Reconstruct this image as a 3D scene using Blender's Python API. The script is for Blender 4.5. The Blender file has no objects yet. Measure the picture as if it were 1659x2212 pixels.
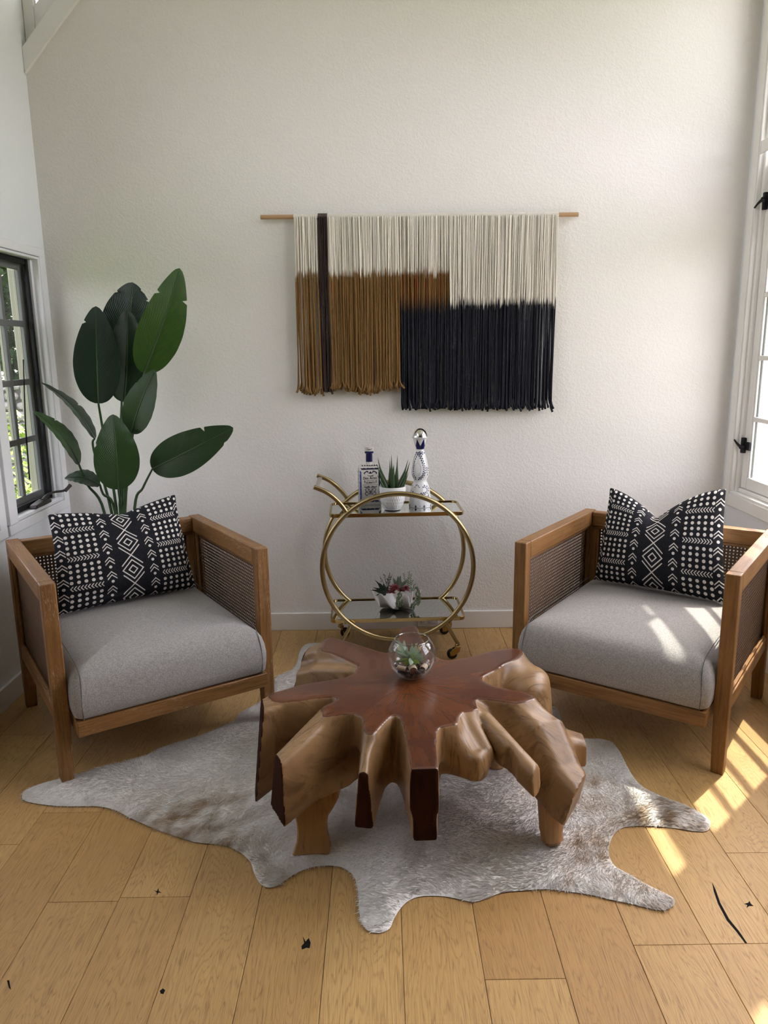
import bpy, bmesh, math, random
import numpy as np
from mathutils import Vector, Matrix
from mathutils.geometry import delaunay_2d_cdt
random.seed(7); RNG = np.random.default_rng(11)
SC = bpy.context.scene; COL = SC.collection
PI = math.pi
V = Vector

# ------------------------------------------------------------------ camera, sky, sun, exposure
PW, PH, FPX = 1659.0, 2212.0, 1636.9
YAW, PITCH, ROLL, EYE = .0028243, .21507799, -.0120987, 1.5
def cam_axes():
    cy, sy, cp, sp = math.cos(YAW), math.sin(YAW), math.cos(PITCH), math.sin(PITCH)
    f = V((sy*cp, cy*cp, -sp)); r = V((cy, -sy, 0)); u = r.cross(f)
    return math.cos(ROLL)*r + math.sin(ROLL)*u, -math.sin(ROLL)*r + math.cos(ROLL)*u, f
CR, CU, CF = cam_axes(); CAM = V((0, 0, EYE))
cd = bpy.data.cameras.new('camera'); cam = bpy.data.objects.new('camera', cd); COL.objects.link(cam)
cam.matrix_world = Matrix(((CR.x, CU.x, -CF.x, 0), (CR.y, CU.y, -CF.y, 0), (CR.z, CU.z, -CF.z, EYE), (0, 0, 0, 1)))
cd.sensor_fit = 'AUTO'; cd.sensor_width = 36; cd.lens = FPX*36/PH; cd.clip_start = .05
SC.camera = cam
def at(x, y, axis, v):
    "the point of the place that the photograph shows at pixel x, y on the plane axis = v"
    d = CF*FPX + CR*(x-PW/2) - CU*(y-PH/2); i = 'XYZ'.index(axis)
    return CAM + d*((v-CAM[i])/d[i])

w = bpy.data.worlds.new('sky'); SC.world = w; w.use_nodes = True
wt = w.node_tree; bg = wt.nodes['Background']
sky = wt.nodes.new('ShaderNodeTexSky'); sky.sky_type = 'NISHITA'; sky.sun_disc = False
sky.sun_elevation = math.radians(60.6); sky.sun_rotation = math.radians(45); sky.air_density = 1.0; sky.dust_density = 2.5; sky.ozone_density = .6
hs = wt.nodes.new('ShaderNodeHueSaturation'); hs.inputs['Saturation'].default_value = .35
wt.links.new(sky.outputs[0], hs.inputs['Color']); tn = wt.nodes.new('ShaderNodeMix'); tn.data_type = 'RGBA'; tn.blend_type = 'MULTIPLY'; tn.inputs[0].default_value = 1; tn.inputs[7].default_value = (1.06, .945, .93, 1)
wt.links.new(hs.outputs[0], tn.inputs[6]); wt.links.new(tn.outputs[2], bg.inputs['Color'])
bg.inputs['Strength'].default_value = 2.05
SUN_TRAVEL = V((-.717*.491, -.696*.491, -.871)).normalized()
sl = bpy.data.lights.new('sun', 'SUN'); sl.energy = 11.0; sl.angle = math.radians(.6); sl.color = (1.0, .93, .80)
so = bpy.data.objects.new('sun', sl); COL.objects.link(so); so.rotation_euler = SUN_TRAVEL.to_track_quat('-Z', 'Y').to_euler(); so.location = (4, 6, 8)
vs = SC.view_settings; vs.view_transform = 'Standard'; vs.look = 'None'; vs.gamma = 1; vs.exposure = 0.0
try: vs.use_curve_mapping = False
except Exception: pass
SC.cycles.use_denoising = True
SC.cycles.max_bounces = 10; SC.cycles.diffuse_bounces = 6; SC.cycles.glossy_bounces = 4; SC.cycles.transmission_bounces = 6; SC.cycles.transparent_max_bounces = 12
SC.cycles.caustics_reflective = False; SC.cycles.caustics_refractive = False; SC.cycles.sample_clamp_indirect = 6

# ------------------------------------------------------------------ node helpers
class X:
    "a small expression that builds math nodes"
    def __init__(s, t, o): s.t, s.o = t, o
    def op(s, name, *a):
        n = s.t.nodes.new('ShaderNodeMath'); n.operation = name
        for i, v in enumerate((s,)+a):
            if isinstance(v, X): s.t.links.new(v.o, n.inputs[i])
            else: n.inputs[i].default_value = v
        return X(s.t, n.outputs[0])
    def __add__(s, b): return s.op('ADD', b)
    __radd__ = __add__
    def __sub__(s, b): return s.op('SUBTRACT', b)
    def __rsub__(s, b): return (s*-1.0)+b
    def __mul__(s, b): return s.op('MULTIPLY', b)
    __rmul__ = __mul__
    def __truediv__(s, b): return s.op('DIVIDE', b)
    def __neg__(s): return s*-1.0
    def __abs__(s): return s.op('ABSOLUTE')
    def lt(s, b): return s.op('LESS_THAN', b)
    def gt(s, b): return s.op('GREATER_THAN', b)
    def mn(s, b): return s.op('MINIMUM', b)
    def mx(s, b): return s.op('MAXIMUM', b)
    def mod(s, b): return s.op('FLOORED_MODULO', b)
    def floor(s): return s.op('FLOOR')
    def step(s, a, b):
        n = s.t.nodes.new('ShaderNodeMapRange'); n.interpolation_type = 'SMOOTHSTEP'
        s.t.links.new(s.o, n.inputs[0])
        for i, v in ((1, a), (2, b), (3, 0.), (4, 1.)): n.inputs[i].default_value = v
        return X(s.t, n.outputs[0])
MATS = {}
class Mat:
    def __init__(s, name):
        s.m = bpy.data.materials.new(name); s.m.use_nodes = True; s.t = s.m.node_tree
        s.b = s.t.nodes['Principled BSDF']; MATS[name] = s.m
    def node(s, typ, **kw):
        n = s.t.nodes.new(typ)
        for k, v in kw.items(): setattr(n, k, v)
        return n
    def set(s, **kw):
        al = dict(color='Base Color', rough='Roughness', metal='Metallic', spec='Specular IOR Level', sheen='Sheen Weight', coat='Coat Weight', trans='Transmission Weight', ior='IOR', sss='Subsurface Weight')
        for k, v in kw.items():
            i = s.b.inputs[al[k]]
            if isinstance(v, X): s.t.links.new(v.o, i)
            elif hasattr(v, 'is_linked'): s.t.links.new(v, i)
            else: i.default_value = (*v, 1) if isinstance(v, tuple) and len(v) == 3 else v
        return s
    def coord(s, kind='Object'):
        return s.node('ShaderNodeTexCoord').outputs[kind]
    def attr(s, name, typ='GEOMETRY'):
        return s.node('ShaderNodeAttribute', attribute_name=name, attribute_type=typ)
    def sep(s, vec):
        n = s.node('ShaderNodeSeparateXYZ'); s.t.links.new(vec, n.inputs[0]); return [X(s.t, o) for o in n.outputs]
    def scale(s, vec, sx, sy, sz, loc=(0, 0, 0)):
        n = s.node('ShaderNodeMapping'); s.t.links.new(vec, n.inputs[0]); n.inputs['Scale'].default_value = (sx, sy, sz); n.inputs['Location'].default_value = loc
        return n.outputs[0]
    def noise(s, vec, scale=5, detail=3, rough=.5, dist=0):
        n = s.node('ShaderNodeTexNoise'); s.t.links.new(vec, n.inputs['Vector'])
        for k, v in (('Scale', scale), ('Detail', detail), ('Roughness', rough), ('Distortion', dist)): n.inputs[k].default_value = v
        return X(s.t, n.outputs['Fac'])
    def mix(s, f, a, b):
        n = s.node('ShaderNodeMix', data_type='RGBA'); n.clamp_factor = True
        for i, v in ((0, f), (6, a), (7, b)):
            if isinstance(v, X): s.t.links.new(v.o, n.inputs[i])
            elif hasattr(v, 'is_linked'): s.t.links.new(v, n.inputs[i])
            else: n.inputs[i].default_value = (*v, 1) if isinstance(v, tuple) else v
        return n.outputs[2]
    def bump(s, h, strength=.3, dist=.002):
        n = s.node('ShaderNodeBump'); s.t.links.new(h.o, n.inputs['Height']); n.inputs['Strength'].default_value = strength; n.inputs['Distance'].default_value = dist
        s.t.links.new(n.outputs[0], s.b.inputs['Normal']); return s
def flat(name, color, rough=.5, **kw):
    m = Mat(name); m.set(color=color, rough=rough, **kw)
    n = m.noise(m.coord(), 60, 2); m.set(color=m.mix(n*.25, color, tuple(c*.8 for c in color)))
    return m.m
def thin_glass(name, tint=(.96, .98, .98), boost=1.0, rough=0.0):
    m = Mat(name); t = m.t
    lw = m.node('ShaderNodeLayerWeight'); lw.inputs[0].default_value = .5; fc = X(t, lw.outputs['Facing'])
    f2 = fc*fc; f5 = f2*f2*fc
    tr = m.node('ShaderNodeBsdfTransparent'); tr.inputs[0].default_value = (*tint, 1)
    gl = m.node('ShaderNodeBsdfGlossy'); gl.inputs['Roughness'].default_value = rough
    mx = m.node('ShaderNodeMixShader'); f = ((f5*.9+.035)*boost).mn(1.0)
    t.links.new(f.o, mx.inputs[0]); t.links.new(tr.outputs[0], mx.inputs[1]); t.links.new(gl.outputs[0], mx.inputs[2])
    t.links.new(mx.outputs[0], t.nodes['Material Output'].inputs[0]); return m.m

# ------------------------------------------------------------------ materials
def wall_mat(name, col, bump=.5):
    m = Mat(name); c = m.coord()
    h = m.noise(m.scale(c, 1, 1, 1), 75, 3, .55, .6).step(.42, .62)*.7 + m.noise(c, 160, 2)*.3
    m.set(color=col, rough=.72, spec=.25).bump(h, bump, .0028); return m.m
M_WALL = wall_mat('wall_paint', (.775, .75, .715), .34)
M_WALL2 = wall_mat('side_wall_cool_lit', (.765, .785, .81), .3)  # cool sky light tinted into the side wall colour
M_TRIM = flat('trim_paint', (.80, .79, .765), .38)
M_TRIMW = flat('cool_lit_trim', (.78, .79, .81), .4)  # trim copy with bluish sky light mixed into its white
M_GREYSASH = flat('backlit_sash_paint', (.17, .175, .175), .9, spec=.1)  # backlit look of the sash put into its grey
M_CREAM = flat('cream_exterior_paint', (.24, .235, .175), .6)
M_BLACKMETAL = flat('black_metal', (.010, .010, .012), .6, spec=.2)
M_BRONZE = flat('dark_bronze', (.035, .028, .024), .45, metal=.6)
M_GLASS = thin_glass('window_glass')
M_BOWLGLASS = thin_glass('bowl_glass', (.965, .975, .975), 1.25)
M_RIMGLASS = thin_glass('rim_glass', (.85, .9, .9), 9.0, .06)
M_CEIL = flat('ceiling_paint', (.80, .79, .77), .8)

def plank_mat():
    m = Mat('oak_plank'); c = m.attr('gc').outputs['Vector']
    tone = X(m.t, m.attr('tone', 'OBJECT').outputs['Fac'])
    x, y, z = m.sep(c)
    low = m.noise(m.scale(c, .8, 5.5, 1), 1.6, 2, .5, .3)
    rings = ((low*38.0 + m.noise(m.scale(c, 4, 50, 1), 3, 2)*1.2).mod(1.0)-.5)
    ring = (abs(rings)*2.0).step(.55, 1.0)
    fine = m.noise(m.scale(c, 3.2, 300, 1), 1.0, 3, .6)
    pore = m.noise(m.scale(c, 13, 760, 1), 1.0, 2, .5).step(.55, .66)
    base = m.mix(tone, (.47, .285, .10), (.69, .475, .19))
    base = m.mix(m.noise(m.scale(c, 1.2, 5, 1), 2, 2)*.55, base, (.40, .225, .10))
    base = m.mix(ring*(pore*.5+.28), base, (.20, .095, .035)); base = m.mix(fine.step(.45, .75)*.42, base, (.24, .125, .05))
    base = m.mix(pore*.4, base, (.15, .07, .028))
    kn = m.node('ShaderNodeTexVoronoi'); m.t.links.new(m.scale(c, 1.1, 4.4, 0), kn.inputs['Vector']); kn.inputs['Scale'].default_value = 1.0
    d = X(m.t, kn.outputs['Distance']) + (m.noise(c, 60, 2)-.5)*.05
    base = m.mix((1.0-d.step(.0, .10))*.55, base, (.20, .10, .045)); base = m.mix(1.0-d.step(.016, .03), base, (.02, .014, .012))
    m.set(color=base, rough=fine*.12+.36, spec=.45).bump(fine*.5+ring*-.3+pore*-.6, .25, .0012); return m.m
M_OAK = plank_mat()

def chair_wood():
    m = Mat('cerused_oak'); c = m.attr('gc').outputs['Vector']; tone = X(m.t, m.attr('tone', 'OBJECT').outputs['Fac'])
    g = m.noise(m.scale(c, 6, 120, 120), 1, 3, .6); g2 = m.noise(m.scale(c, 2.5, 28, 28), 1, 3)
    st = m.noise(m.scale(c, 42, 560, 560), 1, 3, .6).step(.56, .68)*m.noise(m.scale(c, 7, 22, 22), 1, 3).step(.44, .62)
    base = m.mix(g2, (.165, .074, .021), (.315, .158, .050)); base = m.mix(g.step(.4, .72)*.6, base, (.095, .040, .012))
    base = m.mix(st*(tone*.75+.08), base, (.55, .45, .36))
    m.set(color=base, rough=.45, spec=.4).bump(g*.6-st*.5, .22, .001); return m.m
M_CHAIR = chair_wood()
def root_cols(m, c1, c2, c3, sc=1.0):
    c = m.attr('gc').outputs['Vector']; o = m.coord()
    g = m.noise(m.scale(c, 7*sc, 130*sc, 9), 1, 4, .65, 1.2); b = m.noise(o, 6, 3, .5, .5); k = m.noise(o, 22, 2, .5, 1.5)
    base = m.mix(b.step(.3, .7), c1, c2); base = m.mix(g.step(.45, .72)*.7, base, c3); base = m.mix(k.step(.62, .8)*.25, base, tuple(q*.7 for q in c3))
    crack = m.noise(m.scale(c, 3, 45, 4), 1.3, 2, .4, .5); cr = 1.0-abs(crack-.5).step(.0, .008)
    return m.mix(cr*b.step(.5, .6)*.55, base, (.06, .025, .012)), g-cr*.5
PALE = ((.215, .120, .053), (.345, .210, .100), (.078, .036, .015))
def root_mat(name, c1, c2, c3, rough):
    m = Mat(name); col, h_ = root_cols(m, c1, c2, c3); m.set(color=col, rough=rough, spec=.5).bump(h_, .18, .0025); return m.m
def table_mat():
    m = Mat('teak_root_table'); x, y, z = m.sep(m.attr('zone').outputs['Vector']); jit = (m.noise(m.coord(), 90, 2)-.5)*.0022
    top = (x+jit).step(-.0008, .0008); cut = y.step(-.0006, .0006)
    pale, h_ = root_cols(m, *PALE); red, _ = root_cols(m, (.075, .022, .009), (.125, .040, .014), (.052, .015, .007), .5); dark, _ = root_cols(m, (.026, .008, .005), (.040, .012, .007), (.016, .006, .004))  # cut ends: dark heartwood, deepened to imitate shade on faces turned from light
    col = m.mix(cut, m.mix(top, pale, red), dark)
    m.set(color=col, rough=(1.0-top)*.14+cut*.3+.25, spec=.5-cut*.42, coat=top*.15).bump(h_*(1.0-top*.8), .18, .0025); return m.m
M_TABLE = table_mat()
M_ROOT = root_mat('pale_teak_root', *PALE, .38)
M_LEGWOOD = root_mat('carved_teak_leg', (.36, .19, .075), (.44, .25, .11), (.24, .11, .045), .45)

def fabric(name, c1, c2, sc=900, rough=.95, b=.35):
    m = Mat(name); c = m.coord(); n = m.noise(c, sc, 2, .6); n2 = m.noise(c, sc*.45, 2)
    x, y, z = m.sep(c)
    m.set(color=m.mix((n+n2*.6-.3).step(.3, .7), c1, c2), rough=rough, spec=.1, sheen=.15).bump(n, b, .0012); return m.m
M_LINEN = fabric('grey_woven_linen', (.25, .24, .235), (.40, .385, .375), 420)
M_PWHITE = fabric('white_cotton', (.76, .75, .72), (.84, .83, .80), 600)
def pillow_mat():
    m = Mat('black_mudcloth_print'); u, v, _ = m.sep(m.coord('UV'))
    PX = (u-.5)*2.0; PY = (v-.5)*1.54 + 4.0; P = .445; ax = abs(PX)
    yy = PY.mod(P)
    col = ((ax-.46)/.0975+.5).floor(); dx = ax-(col*.0975+.46); inb = col.gt(-.5)*col.lt(4.5)
    row = ((yy-.115)/.083+.5).floor(); dy = yy-(row*.083+.115); inr = row.gt(-.5)*row.lt(3.5)
    dots = (dx*dx+dy*dy).lt(.025*.025)*inb*inr
    bd = (yy+.02).mod(P)-.045; ab = abs(bd); par = (((PY+.02)/P).floor().mod(2.0)*2.0-1.0)
    chev = (PX*par+ab*.9+4.0).mod(.045).lt(.017)*ab.lt(.037)*ax.gt(.43)*ax.lt(.872)
    def chevcol(cx):
        lx = abs(ax-cx); q = PY.mod(P/2.0)
        e = q+lx*.95
        l = (abs(e-.185).lt(.0095)).mx(abs(e-.135).lt(.0095))*lx.lt(.066)
        ddx = ax-cx; ddy = q-.035
        return l.mx((ddx*ddx+ddy*ddy).lt(.022*.022))
    cc = chevcol(.31).mx(chevcol(.952)*ax.lt(1.0))
    yd = abs((PY+.06).mod(P)-P/2.0); L1 = ax+yd
    dia = (abs(L1-.148).lt(.0115)).mx(abs(L1-.062).lt(.0115)).mx(abs(L1-.2225).lt(.0115)*yd.gt(.065)*ax.lt(.155))
    pat = dots.mx(chev).mx(cc).mx(dia)
    c = m.coord(); n = m.noise(c, 480, 2, .6); n2 = m.noise(c, 60, 3)
    black = m.mix(n.step(.35, .7), (.008, .008, .011), (.030, .031, .037))
    m.set(color=m.mix(pat*(n*.25+.82), black, (.74, .71, .67)), rough=.9, spec=.1).bump(n, .3, .001); return m.m
M_PILLOW = pillow_mat()
def cord_mat():
    m = Mat('dyed_cotton_cord'); a = m.attr('col').outputs['Color']; c = m.coord(); n = m.noise(m.scale(c, 300, 300, 120), 1, 2)
    m.set(color=m.mix(n*.16, a, (.03, .02, .015)), rough=.9, spec=.1).bump(n, .4, .001); return m.m
M_CORD = cord_mat()
M_DOWEL = flat('pale_dowel_wood', (.44, .27, .14), .5)
M_BROWNWRAP = flat('brown_cord_wrap', (.075, .05, .04), .9)
M_CREAMWRAP = flat('cream_cord_wrap', (.70, .66, .58), .9)
M_BRASS = Mat('brushed_brass').set(color=(.42, .325, .165), metal=1.0, rough=.30).m
M_BRASS2 = Mat('polished_brass').set(color=(.50, .36, .16), metal=1.0, rough=.16).m
M_DARKBAR = flat('greyed_handle_wood', (.30, .27, .245), .5)
M_MIRROR = Mat('mirror_glass').set(color=(.86, .90, .86), metal=1.0, rough=.012).m
M_RUBBER = flat('black_rubber', (.010, .010, .012), .5)
M_CERAMIC = flat('glazed_white_ceramic', (.78, .78, .78), .14)
M_SHELL = flat('matte_white_shell', (.80, .79, .77), .42)
M_COBALT = flat('cobalt_glaze', (.012, .014, .085), .18)
M_NAVY = flat('navy_ink', (.012, .014, .045), .3)
M_BLUE = flat('blue_label_border', (.045, .085, .32), .3)
M_LABEL = flat('label_cream', (.66, .63, .585), .3)
M_BLACKINK = flat('black_ink', (.02, .02, .03), .4)
M_GREYLINE = flat('embossed_grey_line', (.52, .51, .50), .3)
M_CHROME = Mat('chrome').set(color=(.75, .76, .77), metal=1.0, rough=.05).m
def leafy(name, dark, light, rough=.38):
    m = Mat(name); g = m.attr('gc').outputs['Vector']; tone = X(m.t, m.attr('tone', 'OBJECT').outputs['Fac'])
    x, y, z = m.sep(g)
    rib = ((x*1.0-abs(y)*.35)*34.0).mod(1.0); rb = abs(rib-.5)*2.0
    c = m.mix(tone, dark, light); c = m.mix(rb.step(.6, 1.0)*.35, c, tuple(q*.5 for q in dark)); c = m.mix(m.noise(m.coord(), 25, 3)*.4, c, dark)
    c = m.mix((1.0-abs(y).step(.0, .05))*.55, c, tuple(q*1.9+.01 for q in light))
    m.set(color=c, rough=rough, spec=.4).bump(rb, .30, .0022); return m.m
M_LEAF = leafy('broad_green_leaf', (.005, .020, .011), (.050, .125, .017))
M_STEM = flat('green_stem', (.030, .070, .022), .45)
M_ALOE = flat('aloe_green', (.045, .085, .035), .4)
M_SUCC = flat('pale_succulent', (.36, .47, .33), .45)
M_SUCC2 = flat('lime_succulent', (.30, .42, .10), .45)
M_DARKG = flat('dark_succulent', (.012, .030, .016), .4)
M_SAGE = flat('sage_succulent', (.19, .25, .17), .5)
M_RED = flat('dusty_red_succulent', (.20, .035, .04), .5)
M_PEARL = flat('trailing_bead_green', (.13, .185, .085), .45)
M_SOIL = flat('dark_soil', (.02, .016, .013), .95)
M_STONE = flat('dark_lava_pebble', (.035, .028, .03), .6)
M_CORK = flat('cork_wood', (.52, .40, .30), .8)
M_CORKEND = flat('cork_end', (.13, .055, .04), .8)
M_TWIG = flat('dry_tendril', (.55, .45, .28), .7)
M_POTD = flat('charcoal_planter', (.06, .06, .06), .7)
M_OUTLET = flat('outlet_plastic', (.70, .68, .65), .35)
def cane_mat():
    m = Mat('woven_cane'); c = m.coord(); n = m.noise(c, 320, 2)
    m.set(color=m.mix(n, (.070, .040, .024), (.155, .095, .058)), rough=.55, spec=.3); return m.m
M_CANE = cane_mat()
def fur_mat():
    m = Mat('fur'); a = m.attr('col').outputs['Color']; m.set(color=a, rough=.8, spec=.1)
    return m.m
M_FUR = fur_mat()
def garden_leaf(name, a, b):
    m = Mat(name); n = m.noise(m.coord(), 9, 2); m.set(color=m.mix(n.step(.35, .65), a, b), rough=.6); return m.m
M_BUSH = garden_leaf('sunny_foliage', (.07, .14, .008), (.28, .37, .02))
M_TREE = garden_leaf('dark_foliage', (.012, .035, .012), (.05, .10, .03))  # darker green leaves, two tones mixed by noise
M_GARDENSTONE = flat('garden_stone', (.17, .16, .16), .85)
M_MORTAR = flat('dark_mortar', (.05, .045, .045), .95)  # one even dark mortar colour
M_GRASS = flat('garden_ground', (.10, .15, .04), .95)
M_PATIO = flat('pale_bounce_patio', (.42, .41, .39), .9)

# ------------------------------------------------------------------ mesh helpers
class MB:
    def __init__(s): s.v = []; s.f = []; s.g = []; s.mi = []; s.col = []; s.uv = None; s.cur = 0
    def add(s, vs, fs, gc=None, col=None):
        b = len(s.v); s.v += [tuple(p) for p in vs]; s.f += [tuple(i+b for i in f) for f in fs]; s.mi += [s.cur]*len(fs)
        s.g += [tuple(q) for q in gc] if gc is not None else [tuple(p) for p in vs]
        s.col += list(col) if col is not None else [(1, 1, 1, 1)]*len(vs)
        return s
    def box(s, lo, hi):
        x0, y0, z0 = lo; x1, y1, z1 = hi
        vs = [(x, y, z) for x in (x0, x1) for y in (y0, y1) for z in (z0, z1)]
        d = [x1-x0, y1-y0, z1-z0]; k = d.index(max(d)); o = [a for a in range(3) if a != k]; r = [random.uniform(-9, 9) for _ in 'abc']
        return s.add(vs, [(0, 1, 3, 2), (4, 6, 7, 5), (0, 4, 5, 1), (2, 3, 7, 6), (0, 2, 6, 4), (1, 5, 7, 3)], [(p[k]+r[0], p[o[0]]+r[1], p[o[1]]+r[2]) for p in vs])
    def rings(s, rings, cap=True, gc=None, col=None, close=True):
        n = len(rings[0]); vs = [p for r in rings for p in r]; fs = []
        for i in range(len(rings)-1):
            for j in range(n if close else n-1):
                a, b = i*n+j, i*n+(j+1) % n; fs.append((a, b, b+n, a+n))
        if cap: fs += [tuple(range(n-1, -1, -1)), tuple(range((len(rings)-1)*n, len(rings)*n))]
        if gc is None:
            r = random.uniform(-9, 9); L = 0; gc = []
            cs = [sum((V(p) for p in q), V())/n for q in rings]
            for i, q in enumerate(rings):
                if i: L += (cs[i]-cs[i-1]).length
                gc += [(L+r, (V(p)-cs[i]).x+r, (V(p)-cs[i]).z+(V(p)-cs[i]).y*.7) for p in q]
        return s.add(vs, fs, gc, [c for c in col for _ in range(n)] if col else None)
    def tube(s, pts, rad, n=10, cap=True, flat=None, col=None):
        pts = [V(p) for p in pts]; rr = rad if hasattr(rad, '__len__') else [rad]*len(pts); out = []; pu = None
        for i, p in enumerate(pts):
            t = (pts[min(i+1, len(pts)-1)]-pts[max(i-1, 0)]).normalized()
            if pu is None: pu = (V((0, 0, 1)) if abs(t.z) < .9 else V((1, 0, 0)))
            u = (pu-t*pu.dot(t)).normalized(); pu = u; q = t.cross(u)
            out.append([p+(u*math.cos(2*PI*k/n)*(flat or 1)+q*math.sin(2*PI*k/n))*rr[i] for k in range(n)])
        return s.rings(out, cap, col=col)
    def lathe(s, prof, n=32, c=(0, 0, 0), cap=True, wob=None):
        c = V(c); out = []
        for r, z in prof:
            out.append([c+V((max(r, 1e-5)*math.cos(2*PI*k/n), max(r, 1e-5)*math.sin(2*PI*k/n), z)) for k in range(n)])
        return s.rings(out, cap)
    def torus(s, c, R, r, axis, n=96, k=12):
        c = V(c); ax = V(axis).normalized(); a = ax.orthogonal().normalized(); b = ax.cross(a); vs = []; fs = []
        for i in range(n):
            d = a*math.cos(2*PI*i/n)+b*math.sin(2*PI*i/n)
            vs += [c+d*(R+r*math.cos(2*PI*j/k))+ax*r*math.sin(2*PI*j/k) for j in range(k)]
            fs += [(i*k+j, ((i+1) % n)*k+j, ((i+1) % n)*k+(j+1) % k, i*k+(j+1) % k) for j in range(k)]
        return s.add(vs, fs)
    def ball(s, c, r, n=8, m=5, sq=(1, 1, 1)):
        c = V(c); return s.rings([[c+V((r*sq[0]*math.sin(PI*(i+.02)/(m+.04))*math.cos(2*PI*j/n), r*sq[1]*math.sin(PI*(i+.02)/(m+.04))*math.sin(2*PI*j/n), -r*sq[2]*math.cos(PI*(i+.02)/(m+.04)))) for j in range(n)] for i in range(m+1)])
    def build(s, name, mat, parent=None, smooth=True, bevel=0, angle=40, loc=None):
        me = bpy.data.meshes.new(name); me.from_pydata(s.v, [], s.f)
        for m in (mat if isinstance(mat, (list, tuple)) else [mat]): me.materials.append(m)
        me.polygons.foreach_set('material_index', s.mi)
        a = me.attributes.new('gc', 'FLOAT_VECTOR', 'POINT'); a.data.foreach_set('vector', np.array(s.g, dtype=np.float32).ravel())
        if any(c != (1, 1, 1, 1) for c in s.col[:1]+s.col[-1:]):
            a = me.attributes.new('col', 'FLOAT_COLOR', 'POINT'); a.data.foreach_set('color', np.array(s.col, dtype=np.float32).ravel())
        me.update(); bm = bmesh.new(); bm.from_mesh(me); bmesh.ops.recalc_face_normals(bm, faces=bm.faces); bm.to_mesh(me); bm.free()
        if smooth:
            me.polygons.foreach_set('use_smooth', [True]*len(me.polygons)); me.set_sharp_from_angle(angle=math.radians(angle))
        o = link(bpy.data.objects.new(name, me), parent)
        if bevel:
            md = o.modifiers.new('edge', 'BEVEL'); md.width = bevel; md.segments = 2; md.limit_method = 'ANGLE'; md.angle_limit = math.radians(35)
        if loc: o.location = loc
        return o
def link(o, parent=None):
    COL.objects.link(o)
    if parent: o.parent = parent
    return o
def tag(o, label=None, cat=None, group=None, kind=None):
    for k, v in (('label', label), ('category', cat), ('group', group), ('kind', kind)):
        if v: o[k] = v
    return o
def empty(name, loc=(0, 0, 0), rz=0, label=None, cat=None, group=None):
    o = link(bpy.data.objects.new(name, None)); o.location = loc; o.rotation_euler = (0, 0, rz); o.empty_display_size = .1
    return tag(o, label, cat, group)
def boxobj(name, lo, hi, mat, parent=None, bevel=.002):
    return MB().box(lo, hi).build(name, mat, parent, bevel=bevel)
def struct(o): o['kind'] = 'structure'; return o
def cat_curve(pts, n=8, closed=False):
    P = [V(p) for p in pts]; out = []; N = len(P)
    for i in range(N if closed else N-1):
        g = lambda k: P[k % N] if closed else P[max(0, min(N-1, k))]
        p0, p1, p2, p3 = g(i-1), g(i), g(i+1), g(i+2)
        for j in range(n):
            t = j/n; out.append(.5*((2*p1)+(p2-p0)*t+(2*p0-5*p1+4*p2-p3)*t*t+(3*p1-p0-3*p2+p3)*t**3))
    if not closed: out.append(P[-1])
    return out
def smooth01(a, b, x):
    t = np.clip((x-a)/(b-a), 0, 1); return t*t*(3-2*t)
def vnoise(p, seed=0):
    "cheap smooth noise on an (n,2) array"
    r = np.random.default_rng(seed); out = 0
    for k in range(6):
        a = r.uniform(0, 2*PI); f = r.uniform(.6, 1.8); out = out+np.sin((p[:, 0]*math.cos(a)+p[:, 1]*math.sin(a))*f*2*PI+r.uniform(0, 6)+1.5*np.sin(p[:, 0]*1.7+k))
    return out/6

# ------------------------------------------------------------------ the room
M_PANEL = flat('dark_fill_absorber', (.10, .070, .048), .5)  # made-up dark finish that cuts fill light from behind the camera
XL, XR, YB = -1.633, 1.785, 3.896
YR = -3.2; CH = 3.75; TH = .16; THL = .112
def slab(name, mb, mat): return struct(mb.build(name, mat, smooth=False))
def prism(mb, poly, axis, a, b):
    n = len(poly); mk = (lambda p, t: (p[0], t, p[1])) if axis == 'Y' else (lambda p, t: (t, p[0], p[1]))
    return mb.add([mk(p, a) for p in poly]+[mk(p, b) for p in poly], [tuple(range(n)), tuple(range(2*n-1, n-1, -1))]+[(i, (i+1) % n, (i+1) % n+n, i+n) for i in range(n)])
# back wall with its sloped clerestory corner cut out (upper left)
S0z, SLX = 2.775, 1.10                       # the slope starts at the corner and rises to the right
cx1 = XL+(CH-S0z)/SLX
slab('wall_back', prism(MB(), [(XL, 0), (XR, 0), (XR, CH), (cx1, CH), (XL, S0z)], 'Y', YB, YB+TH), M_WALL)
# left wall: two casement openings, plus an added high one for light
LW = [(3.287, 3.797), (2.62, 3.13)]; LZ = (.757, 1.935)
mb = MB(); ys = sorted([a for p in LW for a in p])
mb.box((XL-THL, YR, 0), (XL, YB+TH, LZ[0])).box((XL-THL, YR, LZ[1]), (XL, YB+TH, 2.45)).box((XL-THL, YR, 3.55), (XL, YB+TH, CH)).box((XL-THL, YR, 2.45), (XL, .5, 3.55)).box((XL-THL, 2.5, 2.45), (XL, YB+TH, 3.55))
edges = [YR]+ys+[YB+TH]
for i in range(0, len(edges), 2): mb.box((XL-THL, edges[i], LZ[0]), (XL, edges[i+1], LZ[1]))
slab('wall_left', mb, M_WALL2)
RW = [(2.81, 3.779), (1.55, 2.52)]; RZ = (.751, 3.35)
mb = MB(); ys = sorted([a for p in RW for a in p]); edges = [YR]+ys+[YB+TH]
mb.box((XR, YR, 0), (XR+TH, YB+TH, RZ[0])).box((XR, YR, RZ[1]), (XR+TH, YB+TH, CH))
for i in range(0, len(edges), 2): mb.box((XR, edges[i], RZ[0]), (XR+TH, edges[i+1], RZ[1]))
slab('wall_right', mb, M_WALL2)
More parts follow.
